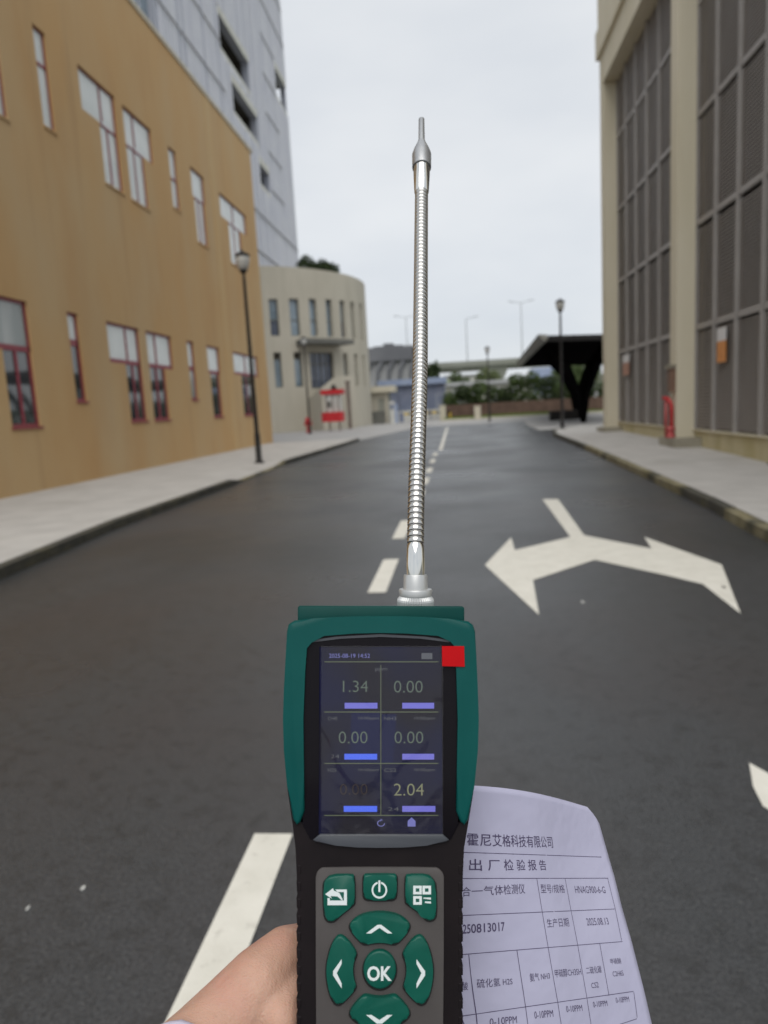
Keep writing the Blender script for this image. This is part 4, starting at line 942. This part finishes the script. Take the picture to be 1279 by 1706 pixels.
# keypad
kp = [(527, 1980), (525.5, 1465), (526.5, 1456), (531, 1449), (539, 1445), (725, 1445), (733, 1449), (738.5, 1456), (740, 1465), (736, 1980)]
dprism('keypad_panel', chaikin(kp, 1), -.006, -.0002, 'keypad', gd, .0006, 2)
def zpx(z): return [(460 + x / 3.654, 1380 + y / 3.654) for x, y in z]
B = {}
B['return_button'] = zpx([(286, 345), (296, 322), (330, 288), (462, 286), (476, 298), (478, 455), (470, 470), (385, 535), (355, 568), (325, 572), (303, 560), (290, 520)])
B['power_button'] = zpx([(530, 300), (536, 288), (550, 284), (715, 284), (730, 290), (735, 302), (732, 415), (722, 432), (700, 440), (560, 440), (540, 432), (530, 415)])
B['menu_button'] = zpx([(786, 300), (798, 286), (925, 286), (955, 315), (972, 345), (975, 530), (960, 560), (930, 566), (910, 558), (880, 520), (795, 462), (786, 450)])
upz = [(446, 600), (452, 580), (490, 545), (545, 522), (630, 511), (715, 522), (770, 545), (808, 580), (814, 600), (806, 625), (775, 665), (735, 705), (712, 710), (670, 700), (630, 697), (590, 700), (548, 710), (525, 705), (485, 665), (454, 625)]
B['up_button'] = zpx(upz); B['down_button'] = zpx([(x, 1730 - y) for x, y in upz])
lfz = [(378, 655), (350, 685), (325, 745), (308, 820), (304, 870), (308, 930), (325, 1010), (350, 1065), (372, 1078), (392, 1074), (440, 1030), (482, 980), (486, 962), (472, 920), (466, 865), (472, 815), (490, 775), (486, 755), (450, 700), (410, 662)]
B['left_button'] = zpx(lfz); B['right_button'] = zpx([(1260 - x, y) for x, y in lfz])
B['ok_button'] = [(632.4 + 27.5 * math.cos(a), 1616.7 + 32.5 * math.sin(a)) for a in [k * 2 * math.pi / 32 for k in range(32)]]
def inflate(p, k):
    cx = sum(q[0] for q in p) / len(p); cy = sum(q[1] for q in p) / len(p); out = []
    n = len(p)
    for i in range(n):
        a = Vector((p[i - 1][0], p[i - 1][1])); c = Vector((p[(i + 1) % n][0], p[(i + 1) % n][1])); d = (c - a).normalized(); nn = Vector((d.y, -d.x))
        ar = sum(p[j][0] * p[(j + 1) % n][1] - p[(j + 1) % n][0] * p[j][1] for j in range(n))
        if ar < 0: nn = -nn
        out.append((p[i][0] + nn.x * k, p[i][1] + nn.y * k))
    return out
BO = {}
for k, p in B.items():
    pts = chaikin(p, 1) if k != 'ok_button' else p
    dflat('button_gap', [inflate(pts, 1.9)], .00002, 'well', gd, .0002)
    BO[k] = dprism(k, pts, -.003, .0022, 'button', gd, .0011, 4)
HI = .00235
def stroke(path, wd):
    res = []
    for a, c in zip(path, path[1:]):
        d = Vector((c[0] - a[0], c[1] - a[1])).normalized(); n = Vector((-d.y, d.x)) * wd / 2
        res.append([(a[0] + n.x, a[1] + n.y), (c[0] + n.x, c[1] + n.y), (c[0] - n.x, c[1] - n.y), (a[0] - n.x, a[1] - n.y)])
    return res
def chev(z, nm):
    dflat('icon', [zpx(z)], HI, 'icon', BO[nm])
chev([(548, 640), (578, 640), (628, 606), (678, 640), (706, 640), (640, 588), (616, 588)], 'up_button')
chev([(548, 1137), (580, 1137), (628, 1168), (676, 1137), (706, 1137), (644, 1189), (612, 1189)], 'down_button')
chev([(398, 797), (398, 825), (368, 882), (398, 945), (398, 975), (346, 895), (346, 870)], 'left_button')
chev([(1252 - x, y) for x, y in [(398, 797), (398, 825), (368, 882), (398, 945), (398, 975), (346, 895), (346, 870)]], 'right_button')
dtext('icon', 'OK', 611.5, 652.5, 1609.5, 1634.5, HI, 'icon', BO['ok_button'], .028)
ring = []
for k in range(26):
    a0, a1 = [R_(-90 + 14 + (332) * q / 26) for q in (k, k + 1)]
    c_ = (631.8, 1483); 
    ring.append([(c_[0] + ro * math.cos(a), c_[1] + ro * 1.08 * math.sin(a)) for ro, a in ((13.0, a0), (13.0, a1), (10.2, a1), (10.2, a0))])
ring.append([(630.2, 1467), (633.4, 1467), (633.4, 1486), (630.2, 1486)])
dflat('icon', ring, HI, 'icon', BO['power_button'])
dflat('icon', [zpx(q) for q in ([(298, 402), (345, 365), (352, 380), (385, 395), (402, 428), (404, 442), (372, 415), (330, 412), (338, 428)],
                                [(360, 373), (430, 373), (430, 388), (372, 388)], [(412, 388), (430, 388), (430, 468), (412, 468)], [(312, 440), (412, 440), (412, 468), (312, 468)], [(312, 425), (326, 425), (326, 440), (312, 440)])], HI, 'icon', BO['return_button'])
sq = []
for (x, y) in ((834, 350), (890, 350), (834, 413)):
    s = 52; w_ = 15
    sq += [[(x, y), (x + s, y), (x + s, y + w_), (x, y + w_)], [(x, y + s - w_), (x + s, y + s - w_), (x + s, y + s), (x, y + s)], [(x, y + w_), (x + w_, y + w_), (x + w_, y + s - w_), (x, y + s - w_)], [(x + s - w_, y + w_), (x + s, y + w_), (x + s, y + s - w_), (x + s - w_, y + s - w_)]]
sq += [[(896, 422), (942, 422), (942, 434), (896, 428)], [(905, 446), (942, 446), (942, 458), (905, 454)]]
dflat('icon', [zpx(q) for q in sq], HI, 'icon', BO['menu_button'])

# probe: sweep of profile radii along a curve given by photo direction and distance
axis = [(692, 1050, .371), (692, 1004, .370), (692, 957, .370), (692, 905, .3715), (694, 800, .384), (697.2, 700, .398), (699.8, 600, .420), (700.6, 500, .443), (701.3, 400, .466), (702, 320, .486), (702.3, 280, .495), (702.2, 240, .505), (702, 198, .515)]
ctrl = [CP(*q) for q in axis]
def cr(p, t):
    i = min(int(t), len(p) - 2); f_ = t - i; p0, p1, p2, p3 = p[max(i - 1, 0)], p[i], p[i + 1], p[min(i + 2, len(p) - 1)]
    return .5 * ((2 * p1) + (p2 - p0) * f_ + (2 * p0 - 5 * p1 + 4 * p2 - p3) * f_ ** 2 + (3 * p1 - p0 - 3 * p2 + p3) * f_ ** 3)
samp = [cr(ctrl, k * (len(ctrl) - 1) / 600) for k in range(601)]
cum = [0.0]
for a, c in zip(samp, samp[1:]): cum.append(cum[-1] + (c - a).length)
LEN = cum[-1]
def at_s(s):
    s = max(0, min(LEN, s)); import bisect
    i = min(max(bisect.bisect_right(cum, s) - 1, 0), 599); f_ = (s - cum[i]) / (cum[i + 1] - cum[i]); return samp[i].lerp(samp[i + 1], f_)
def s_of(v):   # arc length where the axis crosses photo row v
    vs_ = [q[1] for q in axis]
    for i in range(len(vs_) - 1):
        if vs_[i] >= v >= vs_[i + 1]: k = (i + (vs_[i] - v) / (vs_[i] - vs_[i + 1])) * 600 / (len(vs_) - 1); j = min(int(k), 599); return cum[j] + (cum[j + 1] - cum[j]) * (k - j)
    return LEN if v < vs_[-1] else 0
def dep(v): 
    for (a, c) in zip(axis, axis[1:]):
        if a[1] >= v >= c[1]: return a[2] + (c[2] - a[2]) * (a[1] - v) / (a[1] - c[1])
    return axis[0][2]
def rp_(px, v): return px / 2 * dep(v) / F
def sweep(name, prof, m, parent, n=32, smooth=True, knurl=0):
    pts = [at_s(s) for s, r in prof]; b = MB(); prev = None; v = []; f = []
    for i, (s, r) in enumerate(prof):
        d = (at_s(s + .001) - at_s(s - .001)).normalized(); a = XA if prev is None else prev; a = (a - d * a.dot(d)).normalized(); prev = a; c = d.cross(a)
        for k in range(n):
            th = 2 * math.pi * k / n; rr = r * (1 - (knurl if k % 2 else 0)); v.append(pts[i] + (a * math.cos(th) + c * math.sin(th)) * rr)
    for i in range(len(prof) - 1):
        for k in range(n): k2 = (k + 1) % n; f.append((i * n + k, i * n + k2, (i + 1) * n + k2, (i + 1) * n + k))
    f.append(tuple(range(n - 1, -1, -1))); f.append(tuple((len(prof) - 1) * n + k for k in range(n)))
    o = obj(name, v, f, m, parent)
    if smooth: o.data.polygons.foreach_set('use_smooth', [True] * len(o.data.polygons)); o.data.set_sharp_from_angle(angle=R_(38))
    return o
prb = sweep('probe_connector', [(s_of(1022), rp_(50, 1000)), (s_of(992) + .0001, rp_(52, 1000)), (s_of(992) + .0002, rp_(54, 992)), (s_of(983), rp_(56, 990)), (s_of(981), rp_(54, 990)), (s_of(980), rp_(41, 980)), (s_of(959), rp_(39.5, 960)), (s_of(957.5), rp_(38, 960))], 'alu_pale', gd, 40)
sweep('knurled_ring', [(s_of(1020), rp_(61, 1003)), (s_of(1001), rp_(62, 1002)), (s_of(998), rp_(61, 1000)), (s_of(992.5), rp_(53, 1000))], 'alu_pale', prb, 96, False, .05)
sweep('lower_ferrule', [(s_of(958), rp_(31.5, 957)), (s_of(940), rp_(31.8, 940)), (s_of(912), rp_(29.5, 912)), (s_of(907), rp_(28.2, 907)), (s_of(905), rp_(25, 905))], 'chrome', prb)
s0, s1 = s_of(906), s_of(320); N = 84; prof = []
for k in range(N):
    a = s0 + (s1 - s0) * k / N; p = (s1 - s0) / N; R0 = .00458
    prof += [(a, R0 * .89), (a + p * .14, R0 * .89), (a + p * .19, R0 * .97), (a + p * .36, R0 * 1.0), (a + p * .78, R0 * 1.0), (a + p * .94, R0 * .97), (a + p * .99, R0 * .86)]
prof.append((s1, R0 * .87))
o = sweep('gooseneck', prof, 'steel', prb, 36)
o.data.set_sharp_from_angle(angle=R_(70))
sweep('upper_ferrule', [(s_of(322), rp_(22, 322)), (s_of(320), rp_(24, 320)), (s_of(290), rp_(27.5, 290)), (s_of(262), rp_(28, 270))], 'chrome', prb)
sweep('nozzle', [(s_of(279), rp_(28.3, 279)), (s_of(279.5), rp_(31.5, 279)), (s_of(258), rp_(31.8, 258)), (s_of(250), rp_(26, 250)), (s_of(238), rp_(14, 238)), (s_of(233), rp_(10.5, 233)), (s_of(200), rp_(9.6, 200)), (s_of(198.3), rp_(8, 198))], 'alu', prb)

# ---------------------------------------------------------------- paper behind the detector
def zp(x, y): return (740 + x / 3.553, 1290 + y / 3.553)
# rows: (left point at photo x~768.2, right end point)
PROWS = [(zp(100, 62), zp(893, 208)), (zp(100, 462), zp(972, 488)), (zp(100, 617), zp(1008, 613)), (zp(100, 836), zp(1052, 792)), (zp(100, 1068), zp(1106, 980)), (zp(100, 1434), zp(1180, 1272)), (zp(100, 1900), zp(1275, 1680)), (zp(100, 2400), zp(1360, 2120))]
PB = [0, 1.45, 2.0, 2.78, 3.6, 4.9, 6.6, 8.4]
SA = [0, .0069, .0138, .0207, .0276, .0345, .0414, .0483, .0552, .0621, .1230]
GA = [783, 805, 824.5, 840, 853.5, 866, 878, 890, 901, 911, 1003]
SA = [-.006] + SA; GA = [768.2] + GA
GA = [(g_ - 768.2) / (1013 - 768.2) for g_ in GA]; SA.append(.1297); GA.append(1.0)
def gfun(s): return float(np.interp(s, SA, GA)) if s >= SA[0] else GA[0] + (s - SA[0]) * (GA[1] - GA[0]) / (SA[1] - SA[0])
def ginv(g_): return float(np.interp(g_, GA, SA))
def PPx(s, bb):
    i = 0
    while i < len(PB) - 2 and bb > PB[i + 1]: i += 1
    f_ = (bb - PB[i]) / (PB[i + 1] - PB[i]); l = [PROWS[i][0][k] + (PROWS[i + 1][0][k] - PROWS[i][0][k]) * f_ for k in (0, 1)]; q = [PROWS[i][1][k] + (PROWS[i + 1][1][k] - PROWS[i][1][k]) * f_ for k in (0, 1)]
    g_ = gfun(s); u = l[0] + (q[0] - l[0]) * g_; v = l[1] + (q[1] - l[1]) * g_
    v += -9 * math.sin(max(0, min(1, g_)) * math.pi) * max(0, 1.2 - bb) / 1.2   # crown of the top edge
    return u, v
def pdep(s): return .384 + .02 * max(0, s / .062) ** 1.6 * (1 if s < .062 else 0) + (0 if s < .062 else .02 + (s - .062) * .62)
def PP(s, bb, lift=0.0):
    u, v = PPx(s, bb); return CP(u, v, pdep(s) + .0022 * math.sin(bb * 1.1) * max(0, s) / .1 - lift)
ss = list(np.linspace(-.06, .1297, 56)); bbs = list(np.linspace(0, 8.4, 60))
b = MB()
for j, bb in enumerate(bbs):
    for i, s in enumerate(ss):
        s2 = min(s, .1297 - .010 * max(0, 1 - bb / .5) ** 2)   # soft corner
        b.v.append(tuple(PP(s2, bb)))
nn_ = len(ss)
for j in range(len(bbs) - 1):
    for i in range(nn_ - 1): a = j * nn_ + i; b.f.append((a, a + nn_, a + nn_ + 1, a + 1))
pa = b.obj('paper_sheet', 'paper', None, True, loc=tuple(PP(0, 4)))
tag(pa, 'curled lavender white printed inspection report held behind the gas detector', 'paper')
md = pa.modifiers.new('thick', 'SOLIDIFY'); md.thickness = .00012; md.offset = 1
def b_of(u, v):
    """row parameter of photo point on the sheet"""
    lo, hi = 0, 8.4
    g0 = .3
    for _ in range(30):
        mid = (lo + hi) / 2; i = 0
        while i < len(PB) - 2 and mid > PB[i + 1]: i += 1
        f_ = (mid - PB[i]) / (PB[i + 1] - PB[i])
        l = [PROWS[i][0][k] + (PROWS[i + 1][0][k] - PROWS[i][0][k]) * f_ for k in (0, 1)]; q = [PROWS[i][1][k] + (PROWS[i + 1][1][k] - PROWS[i][1][k]) * f_ for k in (0, 1)]
        g0 = (u - l[0]) / (q[0] - l[0]); vv = l[1] + (q[1] - l[1]) * g0
        if vv < v: lo = mid
        else: hi = mid
    return ginv(g0) if g0 >= GA[0] else SA[0] + (g0 - GA[0]) * (SA[1] - SA[0]) / (GA[1] - GA[0]), (lo + hi) / 2
LIFT = .00035
def ptext(s, zx0, zx1, zy0a, zy1a, zy0b=None, zy1b=None, bold=0.0):
    """text fitted between photo columns; rows at left end (zy0a..zy1a) and right end"""
    if zy0b is None: zy0b, zy1b = zy0a, zy1a
    sa, ba0 = b_of(*zp(zx0, zy0a)); _, ba1 = b_of(*zp(zx0, zy1a)); sb_, bb0 = b_of(*zp(zx1, zy0b)); _, bb1 = b_of(*zp(zx1, zy1b))
    v, f, (x0, x1), y0, y1 = text_mesh(s, bold)
    out = []
    for x, y in v:
        tx = (x - x0) / (x1 - x0); ty = (y - y0) / (y1 - y0); q0 = ba0 + (bb0 - ba0) * tx; q1 = ba1 + (bb1 - ba1) * tx
        out.append(PP(sa + (sb_ - sa) * tx, q1 + (q0 - q1) * ty, LIFT))
    obj('printed_text', out, f, 'ink', pa)
def pline(z0, z1, wd=.00022, n=14):
    s0_, b0 = b_of(*zp(*z0)); s1_, b1 = b_of(*zp(*z1)); b = MB()
    horiz = abs(s1_ - s0_) * 20 > abs(b1 - b0) * .4
    for k in range(n + 1):
        t_ = k / n; s = s0_ + (s1_ - s0_) * t_; bb = b0 + (b1 - b0) * t_
        if horiz: b.v += [tuple(PP(s, bb - wd * 35, LIFT)), tuple(PP(s, bb + wd * 35, LIFT))]
        else: b.v += [tuple(PP(s - wd * .9, bb, LIFT)), tuple(PP(s + wd * .9, bb, LIFT))]
    for k in range(n): b.f.append((2 * k, 2 * k + 1, 2 * k + 3, 2 * k + 2))
    b.obj('ruled_line', 'ink', pa)
ptext('省霍尼艾格科技有限公司', 70, 636, 345, 420, 373, 436, .006)
pline((60, 460), (930, 490)); pline((60, 617), (970, 615)); pline((60, 838), (1010, 797)); pline((60, 1071), (1055, 990)); pline((60, 1438), (1120, 1285))
pline((1040, 1480), (1140, 1447))
ptext('出 厂 检 验 报 告', 147, 598, 500, 572, 506, 568, .006)
ptext('合一气体检测仪', 105, 474, 668, 724, 645, 706)
ptext('型号/规格', 568, 708, 650, 704, 652, 702); ptext('HNAG900-6-G', 770, 948, 660, 704, 664, 704)
ptext('20250813017', 60, 356, 893, 948, 874, 928, .01); ptext('生产日期', 604, 732, 856, 908, 848, 902); ptext('2025.08.13', 838, 966, 852, 896, 848, 890)
ptext('酸', 104, 140, 1230, 1278); ptext('硫化氢 H2S', 192, 402, 1212, 1268, 1202, 1246)
ptext('氨气 NH3', 504, 622, 1178, 1230, 1170, 1212); ptext('甲硫醇CH3SH', 652, 806, 1156, 1204, 1142, 1190)
ptext('二硫化碳', 836, 926, 1140, 1184, 1132, 1176); ptext('CS2', 868, 910, 1236, 1268, 1228, 1262)
ptext('甲硫醚', 980, 1042, 1092, 1126, 1086, 1120); ptext('C2H6S', 994, 1056, 1168, 1198, 1160, 1192)
ptext('A', 90, 128, 1455, 1500)
ptext('0-10PPM', 268, 428, 1446, 1490, 1430, 1474); ptext('0-10PPM', 532, 642, 1404, 1448, 1394, 1436); ptext('0-10PPM', 720, 814, 1372, 1410, 1364, 1402)
ptext('0-10PPM', 878, 962, 1346, 1382, 1338, 1372); ptext('0-10PPM', 1012, 1090, 1322, 1356, 1314, 1348)
for q in (((548, 617), (580, 815)), ((715, 616), (750, 805)), ((967, 616), (1012, 795)), ((580, 815), (615, 1025)), ((750, 805), (790, 1010)), ((1012, 797), (1050, 985)), ((145, 1068), (190, 1428)),
          ((430, 1040), (482, 1380)), ((615, 1025), (672, 1350)), ((790, 1012), (845, 1328)), ((920, 1000), (975, 1310)), ((190, 1428), (205, 1600)), ((482, 1380), (505, 1560)), ((672, 1352), (700, 1530)), ((845, 1330), (872, 1500)), ((1122, 1290), (1142, 1440))): pline(*q)

# ---------------------------------------------------------------- hand and sleeve
def capsules_to_mesh(name, caps, voxel, m, parent, loc, smooth_it=6):
    bm = bmesh.new()
    for pts in caps:
        for (p, r1), (q, r2) in zip(pts, pts[1:]):
            p = Vector(p); q = Vector(q); L_ = (q - p).length; d = (q - p).normalized(); rot = d.to_track_quat('Z', 'Y').to_matrix().to_4x4()
            k = 6
            for j in range(k + 1):
                t_ = j / k; c = p.lerp(q, t_); rr = r1 + (r2 - r1) * t_
                bmesh.ops.create_icosphere(bm, subdivisions=3 if rr > .008 else 2, radius=rr, matrix=Matrix.Translation(c - Vector(loc)))
    me = bpy.data.meshes.new(name); bm.to_mesh(me); bm.free()
    o = bpy.data.objects.new(name, me); col.objects.link(o)
    md = o.modifiers.new('r', 'REMESH'); md.mode = 'VOXEL'; md.voxel_size = voxel
    md = o.modifiers.new('s', 'SMOOTH'); md.iterations = smooth_it; md.factor = .6
    bpy.context.view_layer.update(); dg = bpy.context.evaluated_depsgraph_get()
    me2 = bpy.data.meshes.new_from_object(o.evaluated_get(dg)); o.modifiers.clear(); o.data = me2; me2.name = name
    me2.materials.clear(); me2.materials.append(M[m]); me2.polygons.foreach_set('use_smooth', [True] * len(me2.polygons))
    o.location = loc
    if parent is not None: o.parent = parent
    WM[o.name] = Matrix.Translation(Vector(loc)); bpy.data.meshes.remove(me)
    return o
def K(*q): return [(CP(u, v, d), r) for u, v, d, r in q]
caps = [K((300, 1812, .318, .026), (339, 1757, .330, .0225), (388, 1694, .340, .0195), (430, 1639, .347, .0168), (474, 1590, .358, .0132), (520, 1572, .378, .0108), (578, 1540, .396, .0098), (612, 1518, .399, .0088)),
        K((300, 1830, .322, .028), (400, 1800, .352, .0245), (450, 1790, .345, .0175), (459, 1745, .339, .0150), (467, 1692, .337, .0122), (488, 1655, .344, .0090)),
        K((400, 1810, .352, .024), (520, 1800, .405, .017), (560, 1780, .412, .014)), K((400, 1810, .352, .024), (510, 1880, .40, .018)),
        K((330, 1840, .33, .027), (380, 1900, .35, .026), (500, 1930, .395, .018)),
        K((300, 1820, .32, .027), (180, 1960, .27, .028), (40, 2150, .20, .031), (-300, 2600, .12, .036))]
loc0 = tuple(CP(400, 1760, .34))
for i, (v0, ln) in enumerate(((1745, 1.0), (1802, 1.06), (1858, 1.0), (1910, .86))):
    rr = (.0092, .0095, .009, .008)[i]
    a, b2, c = 560 + 75 * ln, 560 + 150 * ln, 560 + 205 * ln
    caps.append(K((500, v0 + 8, .402, rr * 1.35), (a - 20, v0, .4065, rr * 1.08), (b2, v0 - 3, .405, rr), (c, v0 + 2, .402, rr * .85)))
hand = capsules_to_mesh('hand', caps, .0015, 'skin', None, loc0, 5)
tag(hand, 'left hand gripping the lower side of the gas detector from behind', 'hand')
# sleeve: open cuff tube
pts = [CP(301, 1806, .319), CP(268, 1846, .305), CP(215, 1905, .28), CP(60, 2110, .215), CP(-300, 2560, .13)]
b = MB(); n = 28; prev = None
rad = [.0270, .0282, .031, .037, .047]
samples = []
for i in range(len(pts) - 1):
    for k in range(8): samples.append((pts[i].lerp(pts[i + 1], k / 8), rad[i] + (rad[i + 1] - rad[i]) * k / 8))
samples = [(samples[0][0], samples[0][1] - .0012)] + samples + [(pts[-1], rad[-1])]
d0 = (pts[1] - pts[0]).normalized()
for i, (p, rr) in enumerate(samples):
    d = (samples[min(i + 1, len(samples) - 1)][0] - samples[max(i - 1, 0)][0]).normalized() if 1 < i < len(samples) - 1 else d0
    a = XA if prev is None else prev; a = (a - d * a.dot(d)).normalized(); prev = a; c = d.cross(a)
    for k in range(n):
        th = 2 * math.pi * k / n; fold = 1 + .03 * math.sin(i * 1.1 + math.sin(th * 2) * 2) + .02 * math.sin(th * 5 + i * .6); b.v.append(tuple(p + (a * math.cos(th) + c * math.sin(th)) * rr * fold))
for i in range(len(samples) - 1):
    for k in range(n): k2 = (k + 1) % n; b.f.append((i * n + k, i * n + k2, (i + 1) * n + k2, (i + 1) * n + k))
slv = b.obj('sleeve', 'sleeve', hand, True)
